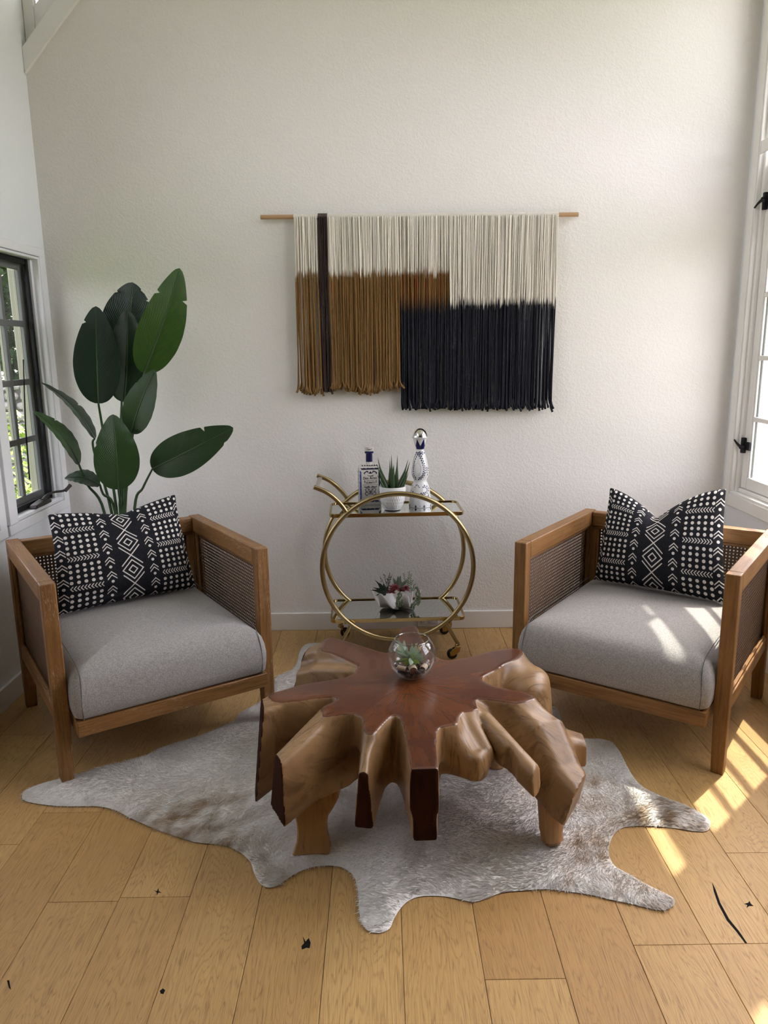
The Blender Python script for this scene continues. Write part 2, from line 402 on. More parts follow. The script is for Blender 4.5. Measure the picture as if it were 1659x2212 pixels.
mb = MB().box((XL-TH, YR-TH, 0), (XR+TH, YR, CH))
slab('wall_rear', mb, M_PANEL)
slab('ceiling', MB().box((XL-TH, YR-TH, CH), (XR+TH, YB+TH, CH+.12)), M_CEIL)

# floor: a sub-floor and oak planks, each its own piece
floor = struct(MB().box((XL-TH, YR-TH, -.10), (XR+TH, YB+TH, -.014)).build('floor', M_OAK, smooth=False)); floor['tone'] = .4
PWID = .1965; seam0 = -.748-5*PWID
joints = {}   # row -> list of Y joints seen
def rowof(x): return int(math.floor((x-seam0)/PWID))
for x, y in ((-.656, 1.848), (-1.043, 2.252), (-1.173, 2.089), (.339, 1.549), (.902, 1.65), (1.08, 2.002), (-1.398, 2.774), (.34, 3.567)): joints.setdefault(rowof(x), []).append(y)
tones = {(rowof(.3), 1): .95, (rowof(-.65), 1): .55}
nrows = int(math.ceil((XR-seam0)/PWID))
for r in range(-1, nrows):
    x0, x1 = seam0+r*PWID, seam0+(r+1)*PWID; x0, x1 = max(x0, XL+.001), min(x1, XR-.001)
    if x1-x0 < .02: continue
    js = sorted(joints.get(r, []))
    if not js: js = [random.uniform(1.2, 3.4)]
    while js[-1] < 2.9: js.append(js[-1]+random.uniform(1.1, 1.9))
    while js[0] > 1.7: js.insert(0, js[0]-random.uniform(1.1, 1.7))
    js = [-.6]+[j for j in js if .4 < j < YB-.25]+[YB-.001]
    for k in range(len(js)-1):
        mb = MB(); ox, oy = random.uniform(-20, 20), random.uniform(-20, 20)
        a, b = js[k]+.0006, js[k+1]-.0006; hx = .0006
        vs = [(x, y, z) for x in (x0+hx, x1-hx) for y in (a, b) for z in (-.014, 0)]
        mb.add(vs, [(0, 1, 3, 2), (4, 6, 7, 5), (0, 4, 5, 1), (2, 3, 7, 6), (0, 2, 6, 4), (1, 5, 7, 3)], [(p[1]+oy, p[0]+ox, p[2]) for p in vs])
        o = mb.build('plank', M_OAK, floor, smooth=False, bevel=.0012)
        t = min(.7, max(0, random.gauss(.32, .2)))
        if r == rowof(.3) and abs(js[k+1]-YB) > .5 and k+1 < len(js) and abs(js[k]-1.549) < .02: t = .9
        if r == rowof(-.656) and abs(js[k+1]-1.848) < .02: t = .25
        o['tone'] = t

# dark filler in the knots and the long crack of the planks
def filler(pts):
    P = [at(*p, 'Z', .0004) for p in pts]; n = len(P)
    MB().rings([[(p.x, p.y, -.001) for p in P], [(p.x, p.y, .0004) for p in P]]).build('knot_filler', M_FILLER, floor, smooth=False)
M_FILLER = flat('black_knot_filler', (.012, .011, .012), .9, spec=.1)
filler([(652, 2051), (651, 2044), (657, 2037), (654, 2022), (660, 2034), (667, 2026), (671, 2036), (669, 2048), (662, 2047)])
filler([(1538, 1905), (1546, 1922), (1556, 1950), (1575, 1985), (1597, 2012), (1614, 2037), (1609, 2037), (1592, 2014), (1570, 1988), (1551, 1952), (1542, 1926)])
filler([(1608, 1952), (1616, 1950), (1619, 1946), (1622, 1952), (1628, 1957), (1618, 1957), (1613, 1961), (1614, 1955)]); filler([(345, 2140), (352, 2135), (357, 2139), (353, 2147), (347, 2146)]); filler([(15, 2118), (20, 2117), (22, 2130), (24, 2138), (19, 2133)])
filler([(333, 1923), (339, 1925), (342, 1918), (343, 1925), (349, 1928), (342, 1928), (338, 1935), (339, 1928)])
# baseboards
struct(boxobj('baseboard_back', (XL, YB-.014, 0), (XR, YB, .098), M_TRIM, bevel=.003))
struct(boxobj('baseboard_left', (XL, .852, 0), (XL+.014, YB-.014, .098), M_TRIMW, bevel=.003))
struct(boxobj('baseboard_right', (XR-.014, .852, 0), (XR, YB-.014, .098), M_TRIM, bevel=.003))

# clerestory in the back wall's upper left corner
cl = struct(empty('window_3'))
def sl_pt(d, s): # d metres along the slope from the corner, s metres up-left of the slope line
    t = V((1, 0, SLX)).normalized(); n = V((-t.z, 0, t.x)); return V((XL, 0, S0z))+t*d+n*s
def sl_box(name, s0, s1, y0, y1, mat):
    L = (CH-S0z)*1.5
    poly = []
    for s, dd in ((s0, 0), (s0, L), (s1, L), (s1, 0)):
        p = sl_pt(dd, s)
        if dd == 0:                           # mitre against the left wall
            t = V((1, 0, SLX)).normalized(); k = (XL+.001-p.x)/t.x; p = p+t*k
        else:
            t = V((1, 0, SLX)).normalized(); k = (CH-.002-p.z)/t.z; p = p+t*k
        poly.append((p.x, p.z))
    return prism(MB(), poly, 'Y', y0, y1).build(name, mat, cl, smooth=False, bevel=.002)
sl_box('sill_trim', -.012, .062, YB-.018, YB+.10, M_TRIM)
sl_box('sash_rail', .064, .15, YB+.035, YB+.08, M_TRIM)
z0 = S0z+.105
MB().box((XL+.002, YB+.03, z0), (XL+.052, YB+.085, CH-.003)).build('stile', M_TRIM, cl, bevel=.002)
p0, p1 = (XL+.052, S0z+.26), (cx1-.16, CH-.003)
prism(MB(), [(XL+.05, S0z+.24), (XL+.66, CH-.003), (XL+.05, CH-.003)], 'Y', YB+.052, YB+.056).build('pane', M_GLASS, cl, smooth=False)
MB().box((XL+.052, YB+.045, S0z+.27), (XL+.060, YB+.062, CH-.003)).build('glazing_bead', flat('bright_white_bead', (.85, .86, .88), .3), cl)

# left casement windows
def left_window(idx, y0, y1, full):
    wn = struct(empty('window_%d' % idx)); z0, z1 = LZ; X0 = XL
    cw = .062
    B = lambda n, lo, hi, m, bv=.003: boxobj(n, lo, hi, m, wn, bv)
    # casing on the room side
    B('casing', (X0, y1+.002, z0-.047), (X0+.016, y1+cw, z1+.042), M_TRIMW)
    B('casing', (X0, y0-cw-.001, z1+.002), (X0+.0165, y1+cw, z1+.042), M_TRIMW)
    B('casing', (X0, y0-.078, z0+.0), (X0+.022, y0-.002, z1+.002), M_TRIMW)
    B('casing', (X0, y0-.075, z0-.047), (X0+.0165, y1+cw, z0-.002), M_TRIMW)
    # jamb lining and stop
    B('jamb', (X0-THL, y1-.012, z0), (X0+.012, y1+.004, z1), M_TRIMW); B('jamb', (X0-THL, y0-.004, z0), (X0+.012, y0+.012, z1), M_TRIMW)
    B('jamb', (X0-THL, y0+.012, z1-.012), (X0+.012, y1-.012, z1), M_TRIMW); B('sill', (X0-THL, y0+.012, z0), (X0+.012, y1-.012, z0+.016), M_TRIMW)
    B('stop', (X0-.030, y1-.034, z0+.016), (X0-.016, y1-.012, z1-.012), M_TRIMW, .002)
    # black screen frame
    xa, xb = X0-.040, X0-.026; fy0, fy1, fz0, fz1 = y0+.02, y1-.036, z0+.018, z1-.014
    for lo, hi in (((xa, fy1-.020, fz0), (xb, fy1, fz1)), ((xa, fy0, fz0), (xb, fy0+.030, fz1)), ((xa, fy0+.03, fz1-.024), (xb, fy1-.03, fz1)), ((xa, fy0+.03, fz0), (xb, fy1-.03, fz0+.026))):
        B('black_frame', lo, hi, M_BLACKMETAL, .003)
    # grey sash beyond, two by four panes
    sx0, sx1 = X0-.075, X0-.060; a, b = y0+.014, y1-.014; g0, g1 = .826, 1.872
    gy = [(a+.052, (a+b)/2-.013), ((a+b)/2+.013, b-.062)]
    B('sash_stile', (sx0, b-.062, z0+.02), (sx1, b, z1-.016), M_GREYSASH); B('sash_stile', (sx0, a, z0+.02), (sx1, a+.052, z1-.016), M_GREYSASH)
    B('sash_rail', (sx0, a+.052, g1), (sx1, b-.062, z1-.016), M_GREYSASH); B('sash_rail', (sx0, a+.052, z0+.02), (sx1, b-.062, g0), M_GREYSASH)
    B('muntin', (sx0, (a+b)/2-.013, g0), (sx1, (a+b)/2+.013, g1), M_GREYSASH)
    zz = [g0, 1.083, 1.354, 1.626, g1]
    for q in zz[1:4]:
        for (ya, yb) in gy: B('muntin', (sx0, ya, q-.014), (sx1, yb, q+.014), M_GREYSASH)
    for (ya, yb) in gy:
        for k in range(4): B('pane', (sx0+.002, ya-.003, zz[k]+.008), (sx0+.005, yb+.003, zz[k+1]-.008), M_GLASS, 0)
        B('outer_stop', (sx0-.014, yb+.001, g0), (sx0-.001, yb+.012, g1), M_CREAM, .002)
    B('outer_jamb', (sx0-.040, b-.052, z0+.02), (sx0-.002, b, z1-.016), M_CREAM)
    if full:
        c = MB()
        prism(c, [(y0+.19, z0+.018), (y0+.36, z0+.018), (y0+.36, z0+.032), (y0+.30, z0+.045), (y0+.20, z0+.034)], 'X', X0-.020, X0+.018)
        cr = c.build('crank_housing', M_BRONZE, wn, bevel=.004)
        pts = cat_curve([(X0+.005, y0+.29, z0+.040), (X0+.018, y0+.33, z0+.062), (X0+.030, y0+.38, z0+.064), (X0+.044, y0+.42, z0+.060), (X0+.058, y0+.445, z0+.062)], 5)
        MB().tube(pts, [.010-.004*min(1, i/6) for i in range(len(pts))], 8).build('crank_arm', M_BRONZE, wn)
        MB().tube([(X0+.054, y0+.440, z0+.058), (X0+.063, y0+.460, z0+.072), (X0+.068, y0+.472, z0+.080)], [.009, .0085, .010], 10).build('crank_knob', M_BRONZE, wn)
        MB().tube([(X0-.052, y0+.30, .90), (X0-.050, y0+.315, 1.15), (X0-.046, y0+.36, 1.46)], [.004, .004, .003], 6).build('stay_rod', M_BLACKMETAL, wn)
    return wn
hw = struct(empty('window_6'))        # unseen high window added for light from above
boxobj('pane', (XL-.09, .5, 2.45), (XL-.085, 2.5, 3.55), M_GLASS, hw, 0)
for y in (.5, 1.15, 1.81, 2.46): boxobj('mullion', (XL-.11, y, 2.45), (XL-.06, y+.04, 3.55), M_TRIMW, hw)
struct(boxobj('absorber_panel_1', (XL, YR, 0), (XL+.02, .85, 2.4), M_PANEL)); struct(boxobj('absorber_panel_2', (XR-.02, YR, 0), (XR, .85, 2.4), M_PANEL))  # unseen dark panels added to soak up bounced light
left_window(1, *LW[0], True); left_window(4, *LW[1], False)
# right casement windows with a transom light above
def right_window(idx, y0, y1, latch):
    wn = struct(empty('window_%d' % idx)); z0, z1 = RZ; X0 = XR
    B = lambda n, lo, hi, m=M_TRIM, bv=.003: boxobj(n, lo, hi, m, wn, bv)
    B('casing', (X0-.02, y1, z0-.062), (X0, y1+.058, z1+.07)); B('casing', (X0-.02, y0-.058, z0-.062), (X0, y0, z1+.07))
    B('casing', (X0-.02, y0, z1), (X0, y1, z1+.07)); B('apron', (X0-.021, y0, z0-.062), (X0, y1, z0))
    B('jamb', (X0-.016, y1-.010, z0), (X0+TH, y1+.001, z1)); B('jamb', (X0-.016, y0-.001, z0), (X0+TH, y0+.010, z1)); B('jamb', (X0-.016, y0+.01, z1-.012), (X0+TH, y1-.01, z1))
    B('stop', (X0+.004, y1-.030, z0), (X0+.020, y1-.010, z1-.012)); B('stool', (X0-.018, y0+.01, z0-.002), (X0+TH, y1-.01, z0+.014)); B('stool', (X0+.012, y0+.01, z0+.014), (X0+TH, y1-.031, z0+.034))
    B('transom_rail', (X0-.014, y0+.01, 2.348), (X0-.009, y1-.01, 2.405))
    # sash: four rows of glass and an unseen top rail made deep to block the sun
    xa, xb = X0+.022, X0+.056; a, b = y0+.014, y1-.034; g0, g1 = .845, 2.005; ga, gb = a+.010, b-.055
    B('sash_stile', (xa, gb, z0+.036), (xb, b, 2.300)); B('sash_stile', (xa, a, z0+.036), (xb, ga, 2.300))
    B('sash_rail', (xa, ga, z0+.036), (xb, gb, g0)); B('sash_rail', (xa, ga, g1), (xb, gb, 2.300))
    zz = [g0, 1.133, 1.425, 1.717, g1]
    for q in zz[1:4]: B('muntin', (xa+.003, ga, q-.011), (xb-.003, gb, q+.011))
    for k in range(4):
        B('pane', (xa+.016, ga+.001, zz[k]+.008), (xa+.019, gb-.001, zz[k+1]-.008), M_GLASS, 0)
        lo, hi = zz[k]+(.011 if k else 0), zz[k+1]-(.011 if k < 3 else 0)
        B('glazing_bead', (xa+.004, gb-.010, lo), (xa+.014, gb-.0005, hi), M_TRIM, .002)
        B('glazing_bead', (xa+.021, gb-.016, lo), (xb-.002, gb-.0005, hi), M_TRIM, .002)
    B('pane', (X0+.05, y0+.012, 2.302), (X0+.053, y1-.012, z1-.014), M_GLASS, 0)
    B('transom_stile', (X0+.022, y1-.045, 2.302), (X0+.056, y1-.031, z1-.012)); B('transom_stile', (X0+.022, y0+.011, 2.302), (X0+.056, y0+.03, z1-.012))
    B('transom_muntin', (X0+.04, 3.53+(y0-2.81), 2.302), (X0+.06, 3.548+(y0-2.81), z1-.012))
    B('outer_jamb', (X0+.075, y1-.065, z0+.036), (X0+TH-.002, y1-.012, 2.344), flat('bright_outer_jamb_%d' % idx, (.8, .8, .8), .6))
    if latch:
        for zc, fl in ((1.0, 1), (2.138, -1)):
            l = MB().box((X0+.002, 3.722, zc-.038), (X0+.0215, 3.742, zc+.038)).build('latch', M_BLACKMETAL, wn, bevel=.002)
            MB().box((X0+.012, 3.676, zc-.020), (X0+.0215, 3.721, zc+.020)).build('latch_plate', M_BLACKMETAL, l, bevel=.002)
            MB().tube([(X0-.002, 3.70, zc-.004), (X0-.008, 3.735, zc-.002*fl), (X0-.016, 3.752, zc+.012*fl), (X0-.020, 3.766, zc+.024*fl)], [.006, .007, .005, .004], 8).build('latch_lever', M_BLACKMETAL, l)
            MB().ball((X0-.002, 3.728, zc-.008*fl), .011).build('latch_boss', M_BLACKMETAL, l)
    return wn
struct(boxobj('sun_blocking_eave', (XR+TH, -3, 3.55), (XR+TH+.30, 5, 3.66), M_CREAM, bevel=.004))
struct(boxobj('sun_blocking_eave', (XL-.5, YB+TH, CH), (XR+.6, YB+TH+.40, CH+.1), M_CREAM, bevel=.004))  # back eave added to keep sun out of the clerestory
right_window(2, *RW[0], True); right_window(5, *RW[1], False)

# wall outlet set in the baseboard behind the cart
wo = empty('wall_outlet', (.243, YB-.014, .05), 0, 'white wall outlet set sideways in the baseboard behind the bar cart', 'outlet')
MB().box((-.058, -.006, -.036), (.058, 0, .036)).build('face_plate', M_OUTLET, wo, bevel=.003)
for s in (-1, 1):
    MB().box((s*.021-.015, -.009, -.017), (s*.021+.015, -.0055, .017)).build('socket', M_OUTLET, wo, bevel=.003)
    MB().box((s*.021-.008, -.0095, .004), (s*.021-.002, -.0088, .007)).box((s*.021-.008, -.0095, -.008), (s*.021-.002, -.0088, -.005)).build('slot', M_BLACKINK, wo, smooth=False)

# ------------------------------------------------------------------ armchairs with cane sides
def round_rect(hu, v0, v1, r, inset, n=8):
    r2 = max(.004, r-inset*.35); a0, a1, b0, b1 = -hu+inset, hu-inset, v0+inset, v1-inset; out = []; res = []
    for cx, cy, st in ((a1-r2, b1-r2, 0), (a0+r2, b1-r2, 1), (a0+r2, b0+r2, 2), (a1-r2, b0+r2, 3)):
        for k in range(n+1):
            t = (st+k/n)*PI/2; out.append((cx+r2*math.cos(t), cy+r2*math.sin(t)))
    for i, p in enumerate(out):                # even out the long sides so that shading stays smooth
        q = out[(i+1) % len(out)]; m = 12 if i % (n+1) == n else 1
        res += [(p[0]+(q[0]-p[0])*k/m, p[1]+(q[1]-p[1])*k/m) for k in range(m)]
    return res
CANE = {}
def cane_mesh(wd, ht, pitch=.0145):
    if (wd, ht) in CANE: return CANE[(wd, ht)]
    nx, ny = round(wd/pitch), round(ht/pitch); px, py = wd/nx, ht/ny; mb = MB()
    vs, fs = [], []
    for i in range(nx):
        for j in range(ny):
            cx, cy = (i+.5)*px-wd/2, (j+.5)*py; b = len(vs); rr = .222*pitch*random.uniform(.9, 1.08)
            for k in range(8):
                a = k*PI/4; c, s = math.cos(a), math.sin(a); q = max(abs(c), abs(s)); vs.append((cx+px/2*c/q, 0, cy+py/2*s/q))
            for k in range(8):
                a = k*PI/4; vs.append((cx+rr*math.cos(a), -.0012, cy+rr*math.sin(a)))
            fs += [(b+k, b+(k+1) % 8, b+8+(k+1) % 8, b+8+k) for k in range(8)]
    mb.add(vs, fs); o = mb.build('cane_panel', M_CANE, None, smooth=False); me = o.data; bpy.data.objects.remove(o); CANE[(wd, ht)] = me
    return me
def armchair(cx, cy, deg, label, tone):
    t = empty('armchair', (cx, cy, 0), math.radians(deg), label, 'armchair')
    HU, IU, F, Bk, ZT, ZR = .415, .365, -.38, .38, .738, .670
    def part(n, mb, mat=M_CHAIR, bevel=.0035, par=t): o = mb.build(n, mat, par, bevel=bevel); o['tone'] = tone; return o
    for s in (-1, 1):
        u0, u1 = s*HU, s*IU
        sec = lambda z, a, b: [(u0, F, z), (u0+(u1-u0)*a, F, z), (u0+(u1-u0)*a, F+.046*b, z), (u0, F+.046*b, z)]
        part('front_leg', MB().rings([sec(0, .86, .9), sec(.23, 1, 1), sec(.50, 1, 1), sec(ZT, 1, 1)]))
        part('rear_leg', MB().rings([[(p[0], -p[1]-.0, p[2]) for p in sec(z, a, b)] for z, a, b in ((0, .86, .9), (.23, 1, 1), (.45, 1, 1), (ZR, 1, 1))]))
        part('arm_rail', MB().box((min(u0, u1), F+.046, ZR), (max(u0, u1), Bk, ZT)))
        part('side_rail', MB().box((min(u0, u1)+.004, F+.046, .228), (max(u0, u1)-.004, Bk-.046, .282)))
        mid = s*(HU+IU)/2
        c = link(bpy.data.objects.new('cane_panel', cane_mesh(.668, .388)), t); c.location = (mid, 0, .282); c.rotation_euler = (0, 0, s*PI/2)
        lip = MB()
        for ss in (-1, 1):
            q = mid+ss*.012
            lip.box((q-.004, F+.046, ZR-.012), (q+.004, Bk-.046, ZR)).box((q-.004, F+.046, .282), (q+.004, Bk-.046, .294)).box((q-.004, F+.046, .294), (q+.004, F+.058, ZR-.012)).box((q-.004, Bk-.058, .294), (q+.004, Bk-.046, ZR-.012))
        part('cane_beading', lip, bevel=.001)
    part('back_rail', MB().box((-IU, Bk-.052, ZR), (IU, Bk-.004, ZT-.004))); part('back_rail', MB().box((-IU, Bk-.048, .228), (IU, Bk-.006, .282)))
    c = link(bpy.data.objects.new('cane_panel', cane_mesh(.72, .388)), t); c.location = (0, Bk-.026, .282)
    lip = MB().box((-IU, Bk-.045, ZR-.014), (IU, Bk-.034, ZR)).box((-IU, Bk-.045, .282), (-IU+.03, Bk-.012, ZR-.014)).box((IU-.03, Bk-.045, .282), (IU, Bk-.012, ZR-.014))
    part('cane_beading', lip, bevel=.002)
    part('seat_rail', MB().box((-.356, -.450, .196), (.356, -.412, .252)))
    for s in (-1, 1): part('seat_rail', MB().box((min(s*.356, s*.322), -.412, .197), (max(s*.356, s*.322), .30, .252)))
    cu = MB().rings([[(x, y, z) for x, y in round_rect(.3595, -.450, .322, .03, i)] for i, z in ((.012, .254), (.001, .264), (-.0035, .30), (-.0045, .335), (0, .368), (.008, .395), (.022, .417), (.045, .433), (.085, .444), (.15, .453), (.23, .460), (.31, .463))])
    cu = cu.build('seat_cushion', M_LINEN, t, angle=70)
    for s in (-1, 1):                          # seam piping down the front corners and back along the sides
        pts = cat_curve([(s*.333, -.4485, .256), (s*.336, -.4525, .31), (s*.334, -.452, .35), (s*.331, -.444, .392), (s*.330, -.425, .420), (s*.331, -.38, .440), (s*.330, -.2, .4455), (s*.33, .25, .446)], 5)
        MB().tube(pts, .0016, 6).build('seam', flat('seam_thread', (.12, .115, .11), .9), cu)
    return t
LC = (-1.0025, 2.9555, 33.5); RC = (1.083, 2.968, -36.0)
armchair(*LC, 'oak armchair with cane sides in front of the tall leafy plant, its frame heavily limed', 1.0)
armchair(*RC, 'oak armchair with cane sides and sunlit arm, by the window with black latches', .12)

# ------------------------------------------------------------------ mudcloth pillows
def pillow(chair, corners, thick, chop, label, folds):
    # corners (chair frame u, v, z): bottom-left, bottom-right, top-right, top-left
    BL, BR, TR, TL = [V(c) for c in corners]
    root = empty('pillow', (chair[0], chair[1], 0), math.radians(chair[2]), label, 'pillow', None)
    N = 56; nrm = ((BR-BL).cross(TL-BL)).normalized()
    if nrm.y > 0: nrm = -nrm
    def pt(s, t, side):
        a, b = (s+1)/2, (t+1)/2
        pin = .045; s2 = s*(1-pin*(1-t*t)*abs(s)**3); t2 = t*(1-pin*(1-s*s)*abs(t)**3)
        a, b = (s2+1)/2, (t2+1)/2
        p = BL*(1-a)*(1-b)+BR*a*(1-b)+TR*a*b+TL*(1-a)*b
        th = thick*(max(0, (1-s*s)*(1-t*t)))**.42*(1-.25*t)
        ch = chop*max(0, 1-(math.sqrt((s-folds[0])**2+.0025)-.05)/.98)**1.9*max(0, (t+.35)/1.35)**2.0
        p = p+V((0, 0, -1))*ch*1.0
        th *= 1-.55*math.exp(-((s-folds[0])/.12)**2)*max(0, t)**3
        for (fs, ft, fa, fw, amp) in folds[1]:
            dx, dy = s-fs, t-ft; q = -dx*math.sin(fa)+dy*math.cos(fa); l = dx*math.cos(fa)+dy*math.sin(fa)
            th += amp*math.exp(-(q/fw)**2-(l/.45)**2)*(1-s*s)*(1-t*t)
        q = p+nrm*(th*(1.0 if side > 0 else -.62))
        if q.z < .452: q.z = .452+(q.z-.452)*.12
        return q
    for name, side, mat in (('front_cover', 1, M_PILLOW), ('back_cover', -1, M_PWHITE)):
        mb = MB(); vs = []; uv = []
        for i in range(N+1):
            for j in range(N+1):
                e = lambda k: math.sin((k/N*2-1)*PI/2)*.35+(k/N*2-1)*.65
                s, t = e(j), e(i); p = pt(s, t, side); vs.append(p if side > 0 else p); uv.append(((s+1)/2, (t+1)/2))
        fs = [(i*(N+1)+j, i*(N+1)+j+1, (i+1)*(N+1)+j+1, (i+1)*(N+1)+j) for i in range(N) for j in range(N)]
        mb.add(vs, fs); o = mb.build(name, mat, root, angle=80); me = o.data
        ul = me.uv_layers.new(name='UVMap'); arr = np.array(uv, dtype=np.float32)
        li = np.zeros(len(me.loops), dtype=np.int32); me.loops.foreach_get('vertex_index', li); ul.data.foreach_set('uv', arr[li].ravel())
    return root
pillow(RC, [(-.285, .175, .458), (.275, .165, .455), (.212, .295, .905), (-.272, .285, .868)], .108, .122, 'black and white patterned pillow with a deep chop in its top, on the sunlit armchair', (-.10, [(.75, -.75, .6, .10, -.02), (-.8, -.8, -.7, .10, -.02)]))
pillow(LC, [(-.285, .12, .458), (.300, .150, .455), (.278, .285, .862), (-.268, .225, .852)], .102, .040, 'black and white patterned pillow slumped sideways, on the armchair before the tall plant', (.08, [(-.3, -.78, -.12, .07, -.035), (-.55, -.55, .1, .08, .02), (.75, -.8, .5, .10, -.025)]))

# ------------------------------------------------------------------ teak root coffee table
ZTOP = .42
A1 = lambda x, y: (530+x/4.1475, 1340+y/4.1475)
A2 = lambda x, y: (880+x/3.95, 1340+y/3.95)
A3 = lambda x, y: (530+x/4.1475, 1560+y/4.1475)
A4 = lambda x, y: (880+x/3.95, 1560+y/3.95)
OUT = [A1(255, 655), A1(350, 628), A1(470, 590), A1(640, 558), A1(900, 525), A1(965, 480), A1(1020, 405), A1(1010, 385), A1(960, 360), A1(870, 325), A1(760, 285), A1(690, 268),
       A1(722, 172), A1(765, 152), A1(850, 178), A1(960, 235), A1(1080, 285), A1(1180, 305), A1(1300, 308), (849, 1412), (866, 1398), (868, 1380), (868, 1362), (876, 1352), (888, 1350), (896, 1357), (898, 1366), (912, 1382), (922, 1398), (936, 1412), A2(250, 310), A2(300, 345), A2(340, 357), A2(450, 355), A2(560, 340), A2(680, 305), A2(780, 270), A2(880, 245), A2(930, 243), A2(962, 258),
       A2(950, 280), A2(900, 312), A2(830, 358), A2(760, 420), A2(700, 447), A2(645, 475), A2(632, 502), A2(660, 540), A2(720, 575), A2(800, 595), A2(900, 610), A2(1010, 625), A2(1052, 645), A2(1050, 663), A2(1000, 680), A2(900, 688), A2(760, 668), A2(650, 657), A2(590, 662), A2(565, 682), A2(578, 705), A2(600, 750), A2(560, 760), A2(470, 762), A2(445, 775), A2(428, 810), A2(418, 880), A2(340, 897), A2(270, 908), A2(238, 945), A2(222, 1005), A2(212, 1090), A4(214, 200), A4(214, 300), A4(195, 385), A4(140, 398), A4(80, 392), A4(68, 300), A4(56, 180), (893, 1575), A1(1512, 960),
       A1(1520, 880), A1(1490, 838), A1(1420, 810), A1(1335, 815), A1(1270, 845), A1(1205, 905), A1(1130, 1000), A1(1108, 1000), A1(1095, 945), A1(1078, 890), A1(1040, 855), A1(980, 830), A1(850, 836), A1(735, 845), A1(800, 800), A1(885, 752), A1(912, 728), A1(902, 702), A1(850, 682), A1(760, 678), A1(620, 692), A1(530, 707), A1(400, 710), A1(300, 692)]
OUTW = np.array([list(at(*p, 'Z', ZTOP))[:2] for p in OUT])
def sd_poly(P, poly):
    a = poly; b = np.roll(poly, -1, 0); d2 = np.full(len(P), 1e9); ins = np.zeros(len(P), bool)
    for (ax, ay), (bx, by) in zip(a, b):
        ex, ey = bx-ax, by-ay; wx, wy = P[:, 0]-ax, P[:, 1]-ay
        t = np.clip((wx*ex+wy*ey)/(ex*ex+ey*ey+1e-12), 0, 1); d2 = np.minimum(d2, (wx-ex*t)**2+(wy-ey*t)**2)
        c = (ay > P[:, 1]) != (by > P[:, 1]); xi = ax+(P[:, 1]-ay)*ex/(ey if abs(ey) > 1e-12 else 1e-12); ins ^= c & (P[:, 0] < xi)
    return np.where(ins, -1, 1)*np.sqrt(d2)
def surface_nets(F, org, h):
    S = F < 0; nx, ny, nz = F.shape; acc = np.zeros((nx-1, ny-1, nz-1, 3), np.float32); cnt = np.zeros((nx-1, ny-1, nz-1), np.float32)
    sl = [slice(0, -1), slice(1, None)]
    for ax in range(3):
        o = [a for a in range(3) if a != ax]
        for i in (0, 1):
            for j in (0, 1):
                s0 = [None]*3; s1 = [None]*3; s0[ax] = sl[0]; s1[ax] = sl[1]
                s0[o[0]] = s1[o[0]] = sl[i]; s0[o[1]] = s1[o[1]] = sl[j]
                f0, f1 = F[tuple(s0)], F[tuple(s1)]; m = (f0 < 0) != (f1 < 0); t = np.where(m, f0/(f0-f1+1e-12*(f0 == f1)), 0)
                acc[..., ax] += np.where(m, t, 0); acc[..., o[0]] += m*i; acc[..., o[1]] += m*j; cnt += m
    act = cnt > 0; idx = np.full(act.shape, -1, np.int64); idx[act] = np.arange(act.sum())
    base = np.stack(np.nonzero(act), 1).astype(np.float32); vs = (base+acc[act]/cnt[act][:, None])*h+np.array(org, np.float32); faces = []
    for ax in range(3):
        o = [a for a in range(3) if a != ax]; s0 = [slice(1, -1)]*3; s1 = [slice(1, -1)]*3; s0[ax] = slice(0, -1); s1[ax] = slice(1, None)
        f0, f1 = S[tuple(s0)], S[tuple(s1)]; m = f0 != f1; p = np.stack(np.nonzero(m), 1)
        for q in o: p[:, q] += 1
        def cell(d0, d1):
            q = p.copy(); q[:, o[0]] -= d0; q[:, o[1]] -= d1; return idx[q[:, 0], q[:, 1], q[:, 2]]
        faces.append(np.stack([cell(1, 1), cell(0, 1), cell(0, 0), cell(1, 0)], 1))
    return vs, np.concatenate(faces)
h = .0062; GX = np.arange(-.50, .76, h, dtype=np.float32); GY = np.arange(1.72, 2.92, h, dtype=np.float32); GZ = np.arange(.07, .445, h, dtype=np.float32)
gx, gy = np.meshgrid(GX, GY, indexing='ij'); P2 = np.stack([gx.ravel(), gy.ravel()], 1)
Z3 = GZ[None, None, :]
def smin(a, b, k):
    hh = np.maximum(k-np.abs(a-b), 0)/k; return np.minimum(a, b)-hh*hh*k*.25
def blade(pts, cut=None, r=.016):
    # pts: x, y, z top, z bottom, half width top, half width bottom
    pts = [np.array(p, np.float32) for p in pts]; best = np.full(len(P2), 1e9, np.float32); prm = np.zeros((len(P2), 4), np.float32)
    for a, b in zip(pts[:-1], pts[1:]):
        e = b[:2]-a[:2]; w_ = P2-a[:2]; t = np.clip((w_@e)/(e@e+1e-9), 0, 1); d = np.hypot(*(w_-t[:, None]*e).T); m = d < best
        best[m] = d[m]; prm[m] = (a[2:]+(b-a)[2:]*t[:, None])[m]
    sh = gx.shape; u = best.reshape(sh)[..., None]; zt, zb, wt_, wb = [prm[:, k].reshape(sh)[..., None] for k in range(4)]
    f = np.clip((Z3-zb)/np.maximum(zt-zb, .01), 0, 1); ww = wb+(wt_-wb)*f-r
    dx = u-ww; dz = np.maximum(Z3-(zt-r), (zb+r)-Z3)
    d = np.sqrt(np.maximum(dx, 0)**2+np.maximum(dz, 0)**2)+np.minimum(np.maximum(dx, dz), 0)-r
    for c in (cut or []):
        p, n = np.array(c[0], np.float32), np.array(c[1], np.float32); n /= np.linalg.norm(n)
        d = np.maximum(d, (gx-p[0])[..., None]*n[0]+(gy-p[1])[..., None]*n[1]+(Z3-p[2])*n[2])
    return d.astype(np.float32)
